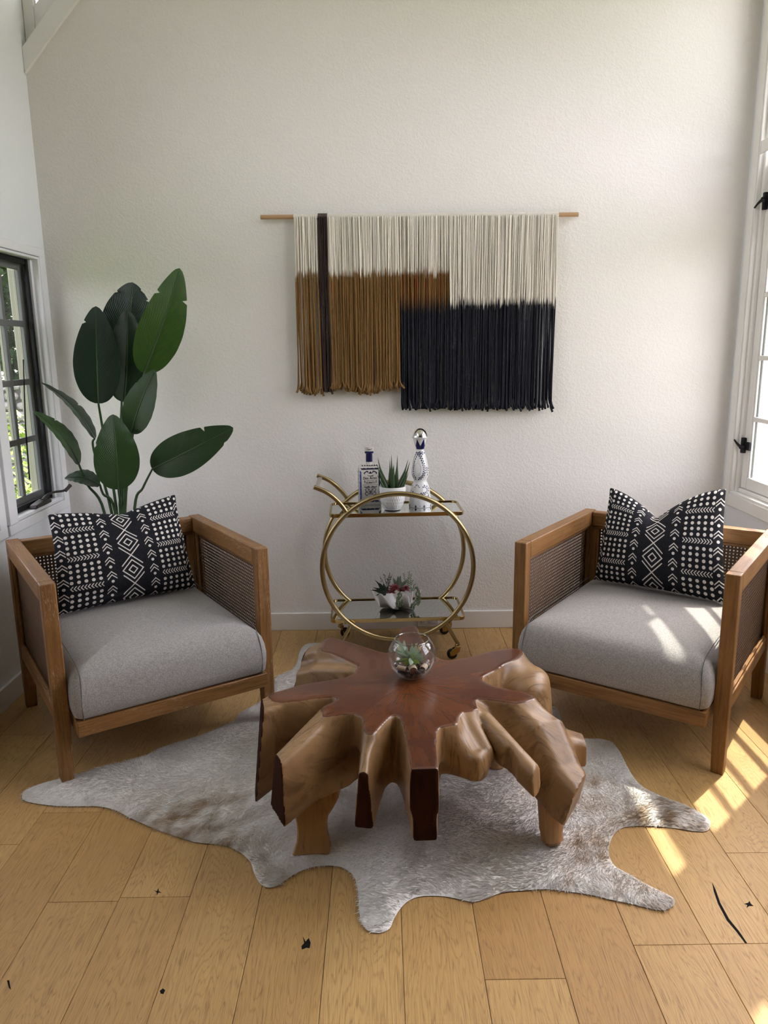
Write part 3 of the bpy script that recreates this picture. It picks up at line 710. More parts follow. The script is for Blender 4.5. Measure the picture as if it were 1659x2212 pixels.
sd2 = sd_poly(P2, OUTW).reshape(gx.shape)[..., None].astype(np.float32)
dep = np.maximum(ZTOP-Z3, 0)
body = np.maximum(sd2-.006*(1-np.exp(-dep/.05))-.0025*(1-np.exp(-dep/.004)), (.315-np.clip(-sd2, 0, .10)*1.2)-Z3)
CUTS = []
def root_blade(pts, cut=None, r=.016, k=.035, dark=None):
    global body
    body = smin(body, blade(pts, cut, r), k)
    for i, c in enumerate(cut or []): CUTS.append((np.array(c[0]), np.array(c[1])/np.linalg.norm(c[1]), bool(dark and dark[i])))
# left root: a tall fin ending in a sharp drop
root_blade([(-.05, 2.33, .42, .24, .06, .07), (-.25, 2.27, .42, .20, .040, .06), (-.36, 2.20, .415, .13, .042, .030), (-.47, 2.12, .40, .06, .04, .012)], [((-.392, 2.17, .3), (-.965, -.24, .12))], dark=[1])
# back left root
root_blade([(0, 2.5, .42, .25, .06, .07), (-.14, 2.62, .42, .22, .055, .08), (-.24, 2.68, .405, .20, .06, .085), (-.36, 2.74, .34, .18, .05, .06)], [((-.305, 2.66, .36), (-.85, .15, .30))], dark=[1])
root_blade([(-.12, 2.50, .405, .24, .05, .07), (-.24, 2.58, .375, .22, .06, .08), (-.34, 2.62, .33, .22, .05, .05)], [((-.318, 2.6, .3), (-1, .1, .1))])
# front left root over the board leg
root_blade([(0, 2.28, .42, .25, .05, .08), (-.165, 2.14, .425, .185, .030, .085), (-.25, 2.03, .385, .195, .026, .066), (-.36, 1.90, .325, .15, .024, .045)], [((-.309, 1.965, .32), (-.86, -.48, .05))], dark=[1])
# narrow front root
root_blade([(.02, 2.2, .42, .22, .04, .06), (-.040, 2.02, .42, .22, .014, .042), (-.055, 1.93, .385, .20, .013, .034), (-.066, 1.80, .33, .19, .013, .020)], [((-.060, 1.868, .3), (-.16, -1, .06))], r=.011, k=.045, dark=[1])
# front root that carries the polish to its end
root_blade([(.08, 2.2, .42, .22, .05, .07), (.098, 1.95, .42, .21, .034, .044), (.106, 1.72, .42, .215, .031, .029)], [((.10, 1.790, .42), (.05, -1, .06))], r=.008, k=.04, dark=[1])
# stub with a knot
root_blade([(.14, 2.22, .42, .25, .05, .07), (.205, 2.08, .40, .25, .040, .058), (.262, 2.00, .35, .265, .030, .040)], [((.284, 1.97, .3), (.6, -.8, -.25))], r=.022, k=.05)
root_blade([(.20, 2.22, .425, .27, .018, .05), (.265, 2.10, .405, .29, .016, .035), (.30, 2.03, .355, .295, .014, .025)], None, r=.012, k=.03)
# round root to the lower right
root_blade([(.24, 2.25, .425, .29, .030, .04), (.31, 2.12, .405, .29, .026, .034), (.38, 2.01, .360, .272, .026, .030), (.47, 1.88, .30, .225, .026, .028)], [((.428, 1.937, .30), (.80, -.52, .10))], r=.024, k=.010, dark=[0])
# big right root with its side branch
root_blade([(.22, 2.30, .42, .24, .06, .09), (.42, 2.20, .42, .22, .045, .09), (.50, 2.12, .375, .17, .055, .085), (.540, 2.03, .285, .125, .050, .066), (.61, 1.90, .215, .09, .040, .03)], [((.562, 1.985, .22), (.80, -.50, -.25))], r=.026, k=.04, dark=[0])
root_blade([(.48, 2.22, .375, .24, .05, .06), (.56, 2.20, .300, .200, .044, .048), (.70, 2.18, .265, .190, .034, .034)], [((.634, 2.2, .25), (1, -.05, .03))], r=.022, k=.06, dark=[0])
# back right root, a broad rounded lobe
root_blade([(.20, 2.42, .42, .25, .06, .08), (.40, 2.54, .42, .21, .05, .10), (.46, 2.535, .415, .20, .06, .11), (.520, 2.49, .385, .20, .055, .085)], None, r=.04, k=.05)
root_blade([(.44, 2.50, .40, .22, .06, .09), (.50, 2.44, .38, .21, .06, .08)], [((.583, 2.45, .3), (1, 0, .05))], r=.05, k=.05)
# rear root and the stump below
root_blade([(.08, 2.5, .42, .24, .05, .07), (.10, 2.72, .42, .22, .030, .045), (.105, 2.84, .415, .22, .022, .035)], [((.105, 2.835, .4), (0, 1, .1))], r=.012, k=.04)
root_blade([(.02, 2.30, .35, .17, .10, .10), (.16, 2.28, .35, .16, .10, .09), (.32, 2.25, .35, .19, .09, .08)], None, r=.05, k=.05)
root_blade([(.145, 2.18, .30, .10, .022, .022), (.15, 2.12, .26, .105, .018, .018)], None, r=.016, k=.05)
body = np.maximum(body, Z3-ZTOP)
for p, n, dk in CUTS:                          # saw every cut end flat
    far = np.maximum(np.hypot(gx-p[0], gy-p[1])-.085, 0)[..., None]
    body = np.maximum(body, (gx-p[0])[..., None]*n[0]+(gy-p[1])[..., None]*n[1]+(Z3-p[2])*n[2]-far*6)
vs_, fc_ = surface_nets(body, (GX[0], GY[0], GZ[0]), h)
table = empty('coffee_table', (.08, 2.25, 0), 0, 'sprawling teak root coffee table with a red polished top, standing on the hide rug', 'coffee table')
me = bpy.data.meshes.new('root_slab'); me.from_pydata(vs_.tolist(), [], fc_.tolist())
bm = bmesh.new(); bm.from_mesh(me); bmesh.ops.recalc_face_normals(bm, faces=bm.faces)
# keep the one connected body
isl = []; seen = set()
for f0 in bm.verts:
    if f0 in seen: continue
    st = [f0]; seen.add(f0); comp = []
    while st:
        q = st.pop(); comp.append(q)
        for e in q.link_edges:
            o2 = e.other_vert(q)
            if o2 not in seen: seen.add(o2); st.append(o2)
    isl.append(comp)
isl.sort(key=len)
for c in isl[:-1]: bmesh.ops.delete(bm, geom=c, context='VERTS')
bm.to_mesh(me); bm.free()
me.materials.append(M_TABLE)
nv = len(me.vertices); co = np.zeros(nv*3, np.float32); me.vertices.foreach_get('co', co); co = co.reshape(-1, 3); npoly = len(me.polygons)
vn = np.zeros(nv*3, np.float32); me.vertex_normals.foreach_get('vector', vn); vn = vn.reshape(-1, 3)
zone = np.zeros((nv, 3), np.float32); zone[:, 0] = np.where(vn[:, 2] > .3, co[:, 2]-(ZTOP-.0035), -.01); zone[:, 1] = -.01
for p, n, dk in CUTS:
    if dk:
        near = (np.hypot(co[:, 0]-p[0], co[:, 1]-p[1]) < .12) & (vn@n > .25); zone[near, 1] = np.maximum(zone[near, 1], .0045-np.abs((co[near]-p)@n))
a = me.attributes.new('zone', 'FLOAT_VECTOR', 'POINT'); a.data.foreach_set('vector', zone.ravel())
c0 = np.array([.08, 2.3]); rad = np.hypot(co[:, 0]-c0[0], co[:, 1]-c0[1]); ang = np.arctan2(co[:, 1]-c0[1], co[:, 0]-c0[0])
gcv = np.stack([rad*1.0+(ZTOP-co[:, 2])*.8, ang*.16, co[:, 2]*.6], 1).astype(np.float32)
a = me.attributes.new('gc', 'FLOAT_VECTOR', 'POINT'); a.data.foreach_set('vector', gcv.ravel())
me.polygons.foreach_set('use_smooth', [True]*npoly); me.set_sharp_from_angle(angle=math.radians(38)); me.update()
slab_o = link(bpy.data.objects.new('root_slab', me), table); slab_o.location = -V(table.location)
def tpart(name, mb, mat, bevel=0, par=None):
    o = mb.build(name, mat, par or table, bevel=bevel); o.location = -V(table.location) if par is None else (0, 0, 0); return o
# board leg under the front left root
lp = [A3(*q) for q in ((350, 700), (500, 600), (845, 440), (835, 560), (832, 690), (785, 780), (740, 850), (725, 920), (716, 980), (720, 1050), (738, 1140), (757, 1218), (690, 1206), (610, 1192), (545, 1214), (485, 1238), (410, 1243), (432, 1170), (455, 1090), (462, 1000), (455, 920), (440, 860), (408, 805), (370, 770))]
def board_pt(q):
    y = 2.0
    for _ in range(8): p = at(*q, 'Y', y); y = 1.995+.36*p.z
    return p
lw = [board_pt(q) for q in lp]
leg = MB(); n = len(lw)
fr = [(p.x, p.y, max(p.z, .013)) for p in lw]; bk = [(p.x+.004, p.y+.055, max(p.z, .013)) for p in lw]
leg.rings([fr, bk]); leg.g = [(p[2], p[0]*.35+2, p[1]*.4) for p in leg.v]
lo = tpart('board_leg', leg, M_LEGWOOD, .006)
for q in ((705, 610), (565, 713)):
    p = board_pt(A3(*q)); MB().rings([[(p.x+.0065*math.cos(a), p.y+yy, p.z+.0065*math.sin(a)) for a in [k*PI/6 for k in range(12)]] for yy in (-.0035, .02)]).build('wood_plug', M_ROOT, lo)
def log_leg(pts, rr):
    mb = MB().tube(cat_curve(pts, 4), [rr[min(len(rr)-1, int(i/4))] for i in range(4*(len(pts)-1)+1)], 16); mb.g = [(p[2]*1.2, math.atan2(p[1]-pts[0][1], p[0]-pts[0][0])*.08, 0) for p in mb.v]; return mb
tpart('log_leg', log_leg([(.492, 2.075, .215), (.496, 2.065, .18), (.500, 2.055, .12), (.504, 2.046, .05), (.507, 2.040, .022), (.508, 2.038, .014)], [.034, .037, .037, .034, .024, .016]), M_LEGWOOD)
tpart('log_leg', log_leg([(.40, 2.46, .29), (.40, 2.47, .15), (.40, 2.48, .05), (.40, 2.48, .013)], [.045, .04, .034, .03]), M_LEGWOOD)
tpart('log_leg', log_leg([(-.13, 2.56, .29), (-.13, 2.57, .15), (-.13, 2.58, .05), (-.13, 2.58, .013)], [.045, .04, .034, .03]), M_LEGWOOD)

# ------------------------------------------------------------------ hide rug
B3 = lambda x, y: (x/2.676, 1050+y/2.676)
F3 = lambda x, y: (x/2, 1580+y/2)
F4 = lambda x, y: (830+x/2, 1480+y/2)
RUGPX = [F3(95, 262), F3(112, 292), F3(250, 312), F3(400, 312), F3(490, 327), F3(560, 362), F3(650, 402), F3(760, 442), F3(850, 468), F3(960, 480), F3(1030, 507), F3(1080, 552), F3(1097, 600), F3(1120, 642), F3(1152, 662), F3(1195, 656), F3(1240, 625), F3(1290, 595), F3(1360, 572), F3(1440, 569), F3(1490, 582), F3(1530, 617), F3(1547, 680), F3(1550, 750), F3(1562, 812), F3(1590, 848), F3(1636, 858),
         F4(22, 1040), F4(42, 998), F4(72, 950), F4(112, 915), F4(172, 899), F4(260, 900), F4(330, 914), F4(390, 924), F4(450, 906), F4(510, 884), F4(600, 876), F4(700, 869), F4(800, 880), F4(900, 895), F4(980, 915), F4(1060, 930), F4(1140, 950), F4(1205, 960), F4(1250, 940), F4(1254, 912), F4(1228, 893), F4(1180, 870), F4(1120, 840), F4(1060, 805), F4(1000, 772), F4(976, 735), F4(970, 700), F4(980, 660), F4(1002, 624), F4(1042, 602), F4(1110, 597), F4(1180, 600), F4(1250, 606), F4(1330, 619), F4(1395, 619), F4(1410, 588), F4(1392, 558), F4(1340, 525), F4(1270, 495), F4(1190, 465), F4(1120, 430), F4(1080, 390), F4(1050, 340), F4(1020, 280), F4(985, 238), F4(930, 222), (1262, 1590), (1228, 1572), (1212, 1552), (1209, 1535), (1198, 1521), (1180, 1520), (1130, 1490), (1060, 1470), (960, 1455), (860, 1440), (760, 1430), (722, 1405), (702, 1390), (684, 1386), (661, 1388), (648, 1402), (642, 1428), (630, 1444), (610, 1452), (594, 1462), (590, 1482), (575, 1500), B3(1490, 1245), B3(1385, 1300), B3(1345, 1350), B3(1130, 1440), B3(950, 1500), B3(850, 1545), B3(700, 1592), B3(620, 1606), B3(420, 1662), B3(250, 1702), B3(150, 1742)]
RZ0 = .012
rw = cat_curve([at(*p, 'Z', RZ0) for p in RUGPX], 3, True); rpoly = np.array([[p.x, p.y] for p in rw])
x0, y0, x1, y1 = *rpoly.min(0), *rpoly.max(0); st = .028
gxs, gys = np.meshgrid(np.arange(x0, x1, st), np.arange(y0, y1, st)); gp = np.stack([gxs.ravel(), gys.ravel()], 1); gp = gp+RNG.uniform(-.006, .006, gp.shape)
gp = gp[sd_poly(gp, rpoly) < -.014]
vv, ee, ff, *_ = delaunay_2d_cdt([V(p) for p in rpoly]+[V(p) for p in gp], [(i, (i+1) % len(rpoly)) for i in range(len(rpoly))], [], 1, 1e-5)
vv = np.array([[p.x, p.y] for p in vv]); dist = -sd_poly(vv, rpoly)
def hide_col(p):
    n = vnoise(p*3.2, 3); n2 = vnoise(p*9, 5); n3 = vnoise(p*21, 8)
    blob = np.zeros(len(p))
    for bx, by, br, am in ((-.62, 2.16, .20, .85), (-.50, 2.02, .13, .8), (-.36, 2.02, .12, .5), (-.52, 2.28, .10, .55), (-.78, 2.22, .12, .4), (-.32, 1.90, .08, .5), (.64, 2.30, .18, .75), (.88, 2.13, .20, .9), (.62, 2.02, .15, .75), (.72, 1.84, .16, .6), (.52, 1.90, .10, .5), (.28, 1.93, .12, .35), (.55, 2.42, .1, .5), (-.2, 2.75, .1, .3)):
        blob = np.maximum(blob, am*np.exp(-((p[:, 0]-bx)**2+(p[:, 1]-by)**2)/br**2))
    t = np.clip(blob*(.75+1.1*n2+.7*n3)+.12*n, 0, 1)
    white = np.array([.98, .965, .955]); tan = np.array([.42, .31, .21])
    c = white*(1-t)[:, None]+tan*t[:, None]; return c*(.93+.10*n3)[:, None]
rug = tag(empty('hide_rug', (0, 2.2, 0)), 'cream and tan hide rug with furry legs under the root table', 'rug')
mb = MB(); hc = hide_col(vv); zz = .003+.009*np.clip(dist/.02, 0, 1)
nb = len(vv); allv = [(x, y-2.2, z) for (x, y), z in zip(vv, zz)]
mb.add(allv, [tuple(f) for f in ff], None, [(*c, 1) for c in hc]); mb.build('hide', M_FUR, rug)
NF = 120000
q = RNG.uniform([x0, y0], [x1, y1], (int(NF*2.6), 2)); sdq = sd_poly(q, rpoly); q = q[sdq < -.001]; sdq = -sdq[sdq < -.001]; q = q[:NF]; sdq = sdq[:NF]; NF = len(q)
cl_ = vnoise(q*1.3, 21); cl2 = vnoise(q*6, 22); ang = -2.2+cl_*2.0+cl2*.9+RNG.normal(0, .35, NF)
L = RNG.uniform(.010, .019, NF)*(1+.5*np.clip(cl2, -1, 1)); lift = RNG.uniform(.10, .34, NF); wv = RNG.uniform(.0006, .0013, NF)
bz = .003+.009*np.clip(sdq/.02, 0, 1)
dx, dy = np.cos(ang), np.sin(ang); perp = np.stack([-dy, dx], 1)
v0 = np.stack([q[:, 0]-perp[:, 0]*wv, q[:, 1]-perp[:, 1]*wv, bz], 1); v1 = np.stack([q[:, 0]+perp[:, 0]*wv, q[:, 1]+perp[:, 1]*wv, bz], 1)
m_ = np.stack([q[:, 0]+dx*L*.5, q[:, 1]+dy*L*.5, bz+L*lift*.75], 1); tp = np.stack([q[:, 0]+dx*L, q[:, 1]+dy*L, bz+L*lift*.9], 1)
m0 = m_-np.concatenate([perp*(wv*.7)[:, None], np.zeros((NF, 1))], 1); m1 = m_+np.concatenate([perp*(wv*.7)[:, None], np.zeros((NF, 1))], 1)
AV = np.stack([v0, v1, m1, m0, tp], 1).reshape(-1, 3); AV[:, 1] -= 2.2; ids = np.arange(NF)*5
me = bpy.data.meshes.new('fur'); me.vertices.add(NF*5); me.vertices.foreach_set('co', AV.astype(np.float32).ravel())
lv = np.concatenate([np.stack([ids, ids+3, ids+2, ids+1], 1).ravel(), np.stack([ids+3, ids+4, ids+2], 1).ravel()]).astype(np.int32)
me.loops.add(len(lv)); me.loops.foreach_set('vertex_index', lv); me.polygons.add(NF*2)
me.polygons.foreach_set('loop_start', np.concatenate([np.arange(NF)*4, NF*4+np.arange(NF)*3]).astype(np.int32))
me.update(calc_edges=True); me.materials.append(M_FUR)
fc = hide_col(q)*RNG.uniform(.80, 1.10, (NF, 1)); fc4 = np.ones((NF, 5, 4), np.float32); fc4[:, :, :3] = fc[:, None, :]; fc4[:, :2, :3] *= .97
a = me.attributes.new('col', 'FLOAT_COLOR', 'POINT'); a.data.foreach_set('color', fc4.ravel())
NB = np.stack([dx*.45, dy*.45, np.full(NF, 1.0)], 1)+RNG.normal(0, .16, (NF, 3)); NB /= np.linalg.norm(NB, axis=1)[:, None]
me.polygons.foreach_set('use_smooth', [True]*(NF*2)); me.normals_split_custom_set_from_vertices(np.repeat(NB, 5, 0).tolist())
fur = link(bpy.data.objects.new('fur', me), rug); fur['kind'] = 'stuff'

# ------------------------------------------------------------------ wall hanging
hang = tag(empty('wall_hanging', (.23, YB-.03, 2.112)), 'long cord wall hanging dip-dyed ochre and black on a wooden dowel', 'wall hanging')
HO = V(hang.location)
def hpart(n, mb, m, **k): o = mb.build(n, m, hang, **k); o.location = -HO; return o
HY = YB-.028
dw = MB().rings([[(x, HY+.0105*math.cos(a), 2.113-.003*x+.0105*math.sin(a)) for a in [k*PI/8 for k in range(16)]] for x in (-.566, .965)]); hpart('dowel', dw, M_DOWEL, bevel=.002)
def wrap(x0, x1, r, n):
    rr = []; N = int((x1-x0)/.0018)
    for i in range(N+1):
        x = x0+(x1-x0)*i/N; q = r+.0009*abs(math.sin(i*PI/3)); rr.append([(x, HY+q*math.cos(a), 2.113-.003*x+q*math.sin(a)) for a in [k*PI/7 for k in range(14)]])
    return MB().rings(rr)
hpart('cord_wrap', wrap(-.407, -.2905, .0125, 0), M_CREAMWRAP); hpart('dark_wrap', wrap(-.290, -.2455, .0145, 0), M_BROWNWRAP); hpart('cord_wrap', wrap(-.245, .868, .0125, 0), M_CREAMWRAP)
CREAM, OCHRE, BLACK, BROWN = (.88, .82, .73), (.25, .135, .05), (.022, .024, .034), (.050, .034, .032)
SEC = [('left_ochre_fringe', -.404, -.292, 'o'), ('dark_stripe_fringe', -.288, -.247, 'b'), ('ochre_fringe', -.243, .102, 'o'), ('ochre_black_fringe', .106, .342, 'ob'), ('black_fringe', .346, .866, 'k')]
def lerp3(a, b, t): return tuple(a[i]+(b[i]-a[i])*t for i in range(3))
for nm, xa, xb, kind in SEC:
    mb = MB(); x = xa; lay = 0
    while True:
        if x >= xb:
            if lay: break
            lay, x = 1, xa+.003
        rr = random.uniform(.0029, .0036); top = 2.104-.003*x
        zb = {'o': 1.283, 'b': 1.280, 'ob': 1.190, 'k': 1.186}[kind]+random.gauss(0, .006)+.012*math.sin(x*23)*(kind == 'o')
        z1 = 1.850+random.gauss(0, .010); z2 = 1.70+random.gauss(0, .012); zk = 1.703+random.gauss(0, .011)
        lean = random.gauss(0, .0035) + (random.choice((-1, 1))*random.uniform(.006, .02) if random.random() < .07 else 0)
        ph = random.uniform(0, 6); yo = random.uniform(-.006, .002)+.0062*lay; jx = random.gauss(0, .0012); v = random.uniform(.78, 1.08)
        N = 44; pts, rads, cols = [], [], []
        fl = random.gauss(0, .008)
        for i in range(N+1):
            t = i/N; z = top+.006+(zb-top-.006)*t
            px = x+jx+lean*t+.0012*math.sin(ph+t*7); py = HY-.0118+yo+.0015*math.sin(ph*2+t*9)-.004*t
            e = max(0, (zb+.045-z)/.045)
            px += fl*e*e; py -= abs(fl)*.5*e*e
            pts.append((px, min(py, YB-.005), z)); rads.append(rr*(1+1.15*e*e)*(.8 if i == N else 1))
            if kind == 'b': c = BROWN if e < .6 else lerp3(BROWN, (.10, .075, .06), .6)
            elif kind == 'o': c = lerp3(OCHRE, CREAM, min(1, max(0, (z-z1+.008)/.016)))
            elif kind == 'ob':
                c = lerp3(OCHRE if v > .9 else (.24, .09, .03), CREAM, min(1, max(0, (z-z1+.008)/.016))); c = lerp3(BLACK, c, min(1, max(0, (z-z2+.03)/.075)))
            else: c = lerp3(BLACK, CREAM, min(1, max(0, (z-zk+.009)/.018)))
            cols.append((*[q*v for q in c], 1))
        mb.tube(pts, rads, 5, cap=True, col=cols)
        x += random.uniform(.0060, .0078) if kind != 'b' else .0052
    hpart(nm, mb, M_CORD, angle=180)['kind'] = 'stuff'

# ------------------------------------------------------------------ bar cart
CX, CYY, CRZ = .068, 3.635, math.radians(2.0)
cart = empty('bar_cart', (CX, CYY, 0), CRZ, 'round brass bar cart with two mirrored shelves against the wall', 'bar cart')
CM = Matrix.Translation((CX, CYY, 0)) @ Matrix.Rotation(CRZ, 4, 'Z')
RF, RB, RZC, RR = -.166, .160, .468, .3605
for y in (RF, RB): MB().torus((0, y, RZC), RR, .0118, (0, 1, 0)).build('ring_frame', M_BRASS, cart)
def shelf(name, x0, x1, y0, y1, z, hgt):
    hx, cx = (x1-x0)/2, (x0+x1)/2
    o = [(x+cx, y) for x, y in round_rect(hx, y0, y1, .035, 0)]; i_ = [(x+cx, y) for x, y in round_rect(hx-.009, y0+.009, y1-.009, .027, 0)]
    m2 = [(x+cx, y) for x, y in round_rect(hx-.0092, y0+.0092, y1-.0092, .027, 0)]
    t = MB().rings([[(x, y, z-hgt) for x, y in i_], [(x, y, z-hgt) for x, y in o], [(x, y, z) for x, y in o], [(x, y, z) for x, y in i_], [(x, y, z-hgt) for x, y in i_]], cap=False).build(name, M_BRASS2, cart, bevel=.0012)
    MB().rings([[(x, y, z-.011) for x, y in m2], [(x, y, z-.006) for x, y in m2]]).build('mirror', M_MIRROR, t, smooth=False)
    for q in (-1, 1):
        for yy, ry in ((y0, RF), (y1, RB)):
            dx = q*(math.sqrt(max(0, RR*RR-(z-RZC)**2))); MB().box((dx-.012, min(yy, ry), z-hgt+.003), (dx+.012, max(yy, ry), z-hgt+.011)).build('bracket', M_BRASS, t)
    return t
TZ, BZ = .733, .208
shelf('top_shelf', -.322, .318, -.150, .130, TZ, .018); shelf('bottom_shelf', -.330, .330, -.148, .165, BZ, .018)
for y in (RF, RB):
    MB().tube(cat_curve([(-.240, y, .748), (-.262, y, .780), (-.295, y, .815), (-.335, y, .845), (-.388, y, .868)], 6), .0108, 14).build('handle_arm', M_BRASS, cart, bevel=.001)
MB().box((-.384, RF+.008, .852), (-.362, RB-.008, .861)).build('handle_bar', M_DARKBAR, cart, bevel=.003)
for y in (RF, RB):
    for s in (-1, 1):
        a0 = math.acos(.62); rx, rz = s*RR*.635, RZC-RR*math.sin(math.acos(.635))
        out = 1 if y == RF else 1
        lg = MB().tube(cat_curve([(rx, y, rz), (rx+s*.018, y, rz-.035), (rx+s*.040, y, rz-.075), (rx+s*.062, y, .075)], 6), .0095, 12).build('leg', M_BRASS, cart)
        ex = rx+s*.058; dx = -.026 if s > 0 else .022
        MB().lathe([(.0, .078), (.009, .078), (.013, .073), (.013, .066), (.016, .064), (.016, .058), (.0, .057)], 20, (ex, y, 0)).build('caster_swivel', M_BRASS2, lg)
        fk = MB()
        for q in (-1, 1): prism(fk, [(ex-.012, .060), (ex+.014, .060), (ex+.010, .040), (ex+dx+.009, .018), (ex+dx-.009, .018), (ex+dx-.012, .040)], 'Y', y+q*.0125-.001, y+q*.0125+.001)
        fk.box((ex-.012, y-.0125, .056), (ex+.014, y+.0125, .060)); fk.build('caster_fork', M_BRASS2, lg, bevel=.0008)
        wr = []
        for yy, r in ((-.010, .019), (-.010, .023), (-.006, .0252), (.006, .0252), (.010, .023), (.010, .019)): wr.append([(ex+dx+r*math.cos(a), y+yy, .0254+r*math.sin(a)) for a in [k*PI/14 for k in range(28)]])
        MB().rings(wr).build('caster_wheel', M_RUBBER, lg)
TM, BM = TZ-.006, BZ-.006           # mirror surfaces

# ------------------------------------------------------------------ things on the cart
def text_mesh(body, name, size, mat, parent, width=None, loc=(0, 0, 0), extrude=.0002):
    cu = bpy.data.curves.new(name, 'FONT'); cu.body = body; cu.size = size; cu.align_x = 'CENTER'; cu.extrude = extrude; cu.resolution_u = 3
    o = bpy.data.objects.new(name, cu); COL.objects.link(o); bpy.context.view_layer.update()
    me = bpy.data.meshes.new_from_object(o.evaluated_get(bpy.context.evaluated_depsgraph_get())); bpy.data.objects.remove(o)
    xs = [v.co.x for v in me.vertices]; wd = max(xs)-min(xs); k = (width/wd) if width else 1
    me.transform(Matrix.Diagonal((k, 1, 1, 1))); me.transform(Matrix.Rotation(PI/2, 4, 'X')); me.transform(Matrix.Translation(loc)); me.materials.clear(); me.materials.append(mat)
    me.name = name; return link(bpy.data.objects.new(name, me), parent)
K = .0001546
def bu(x, y): return ((x-645)*K, (1960-y)*K)
sq = empty('square_bottle', (-.060, 3.728, TM), math.radians(7), 'square white and blue ceramic tequila bottle with navy neck, left of the aloe', 'bottle')
HB, DB, TB = .056, .026, .192
def rrz(i, z): return [(x, y, z) for x, y in round_rect(HB, -DB, DB, .007, i)]
MB().rings([rrz(.003, 0), rrz(0, .004), rrz(0, TB-.004), rrz(.004, TB), rrz(.010, TB+.005), rrz(.018, TB+.012)]).build('body', M_LABEL, sq, angle=50)
MB().lathe([(.018, TB+.008), (.0165, TB+.020), (.016, TB+.026)], 28).build('neck', M_LABEL, sq)
MB().lathe([(.0168, TB+.024), (.0165, TB+.062), (.0175, TB+.064), (.0222, TB+.067), (.0225, TB+.073), (.018, TB+.077)], 28).build('neck_sleeve', M_COBALT, sq)
st_ = MB().lathe([(.020, TB+.076), (.0225, TB+.078), (.0238, TB+.094), (.0235, TB+.098), (.0, TB+.0985)], 28).build('stopper', M_LABEL, sq)
def ink(mb, pts, y=-DB-.0006): mb.add([(x, y, z) for x, z in pts], [tuple(range(len(pts)))])
def ribbon(mb, pts, w, y=-DB-.0006):
    P = cat_curve([(x, 0, z) for x, z in pts], 6); n = len(P); ww = w if callable(w) else (lambda t: w); L, R = [], []
    for i, p in enumerate(P):
        t = (P[min(i+1, n-1)]-P[max(i-1, 0)]).normalized(); nn = V((-t.z, 0, t.x)); q = ww(i/(n-1)); L.append(p+nn*q); R.append(p-nn*q)
    mb.add([(p.x, y, p.z) for p in L]+[(p.x, y, p.z) for p in R], [(i, i+1, n+i+1, n+i) for i in range(n-1)])
def border(side, mat, name):
    mb = MB(); n = 25; o, i_ = [], []
    for k in range(n):
        t = k/(n-1); wv = .0016*math.sin(t*PI*5)**2
        if side in 'LR':
            s = -1 if side == 'L' else 1; z0, z1 = .026, .178
            zo = z0+(z1-z0)*t; zi = z0+.010+(z1-z0-.020)*t; o.append((s*(.0515-wv), zo)); i_.append((s*.0425, zi))
        else:
            s = 1 if side == 'T' else -1; zc = .102; o.append((-.049+.098*t, zc+s*(.0865-wv))); i_.append((-.040+.080*t, zc+s*.0775))
    mb.add([(x, -DB-.0006, z) for x, z in o+i_], [(k, k+1, n+k+1, n+k) for k in range(n-1)]); return mb.build(name, mat, sq, smooth=False)
border('L', M_BLUE, 'label_border'); border('R', M_NAVY, 'label_border'); border('T', M_NAVY, 'label_border'); border('B', M_NAVY, 'label_border')
dots = MB()
def dot(mb, x, z, r, y): mb.add([(x+r*math.cos(k*PI/4), y, z+r*math.sin(k*PI/4)) for k in range(8)], [tuple(range(8))])
for z in (.050, .088, .124, .160): dot(dots, -.0475, z, .0014, -DB-.0012); dot(dots, .0475, z, .0014, -DB-.0012)
for x in (-.020, .022): dot(dots, x, .184, .0014, -DB-.0012); dot(dots, x, .0195, .0014, -DB-.0012)
dots.build('border_dots', M_CERAMIC, sq, smooth=False)['kind'] = 'stuff'
for side in (-1, 1):      # patterned narrow sides
    mb = MB()
    for k in range(9):
        z = .022+k*.018; mb.add([(side*(HB+.0005), -.018, z), (side*(HB+.0005), .0, z+.009), (side*(HB+.0005), .018, z), (side*(HB+.0005), .0, z-.007)], [(0, 1, 2, 3)])
        mb.add([(side*(HB+.0005), -.020, z+.009), (side*(HB+.0005), -.012, z+.012), (side*(HB+.0005), -.020, z+.015)], [(0, 1, 2)]); mb.add([(side*(HB+.0005), .020, z+.009), (side*(HB+.0005), .012, z+.012), (side*(HB+.0005), .020, z+.015)], [(0, 1, 2)])
    mb.build('side_pattern', M_NAVY, sq, smooth=False)['kind'] = 'stuff'
orn = MB()
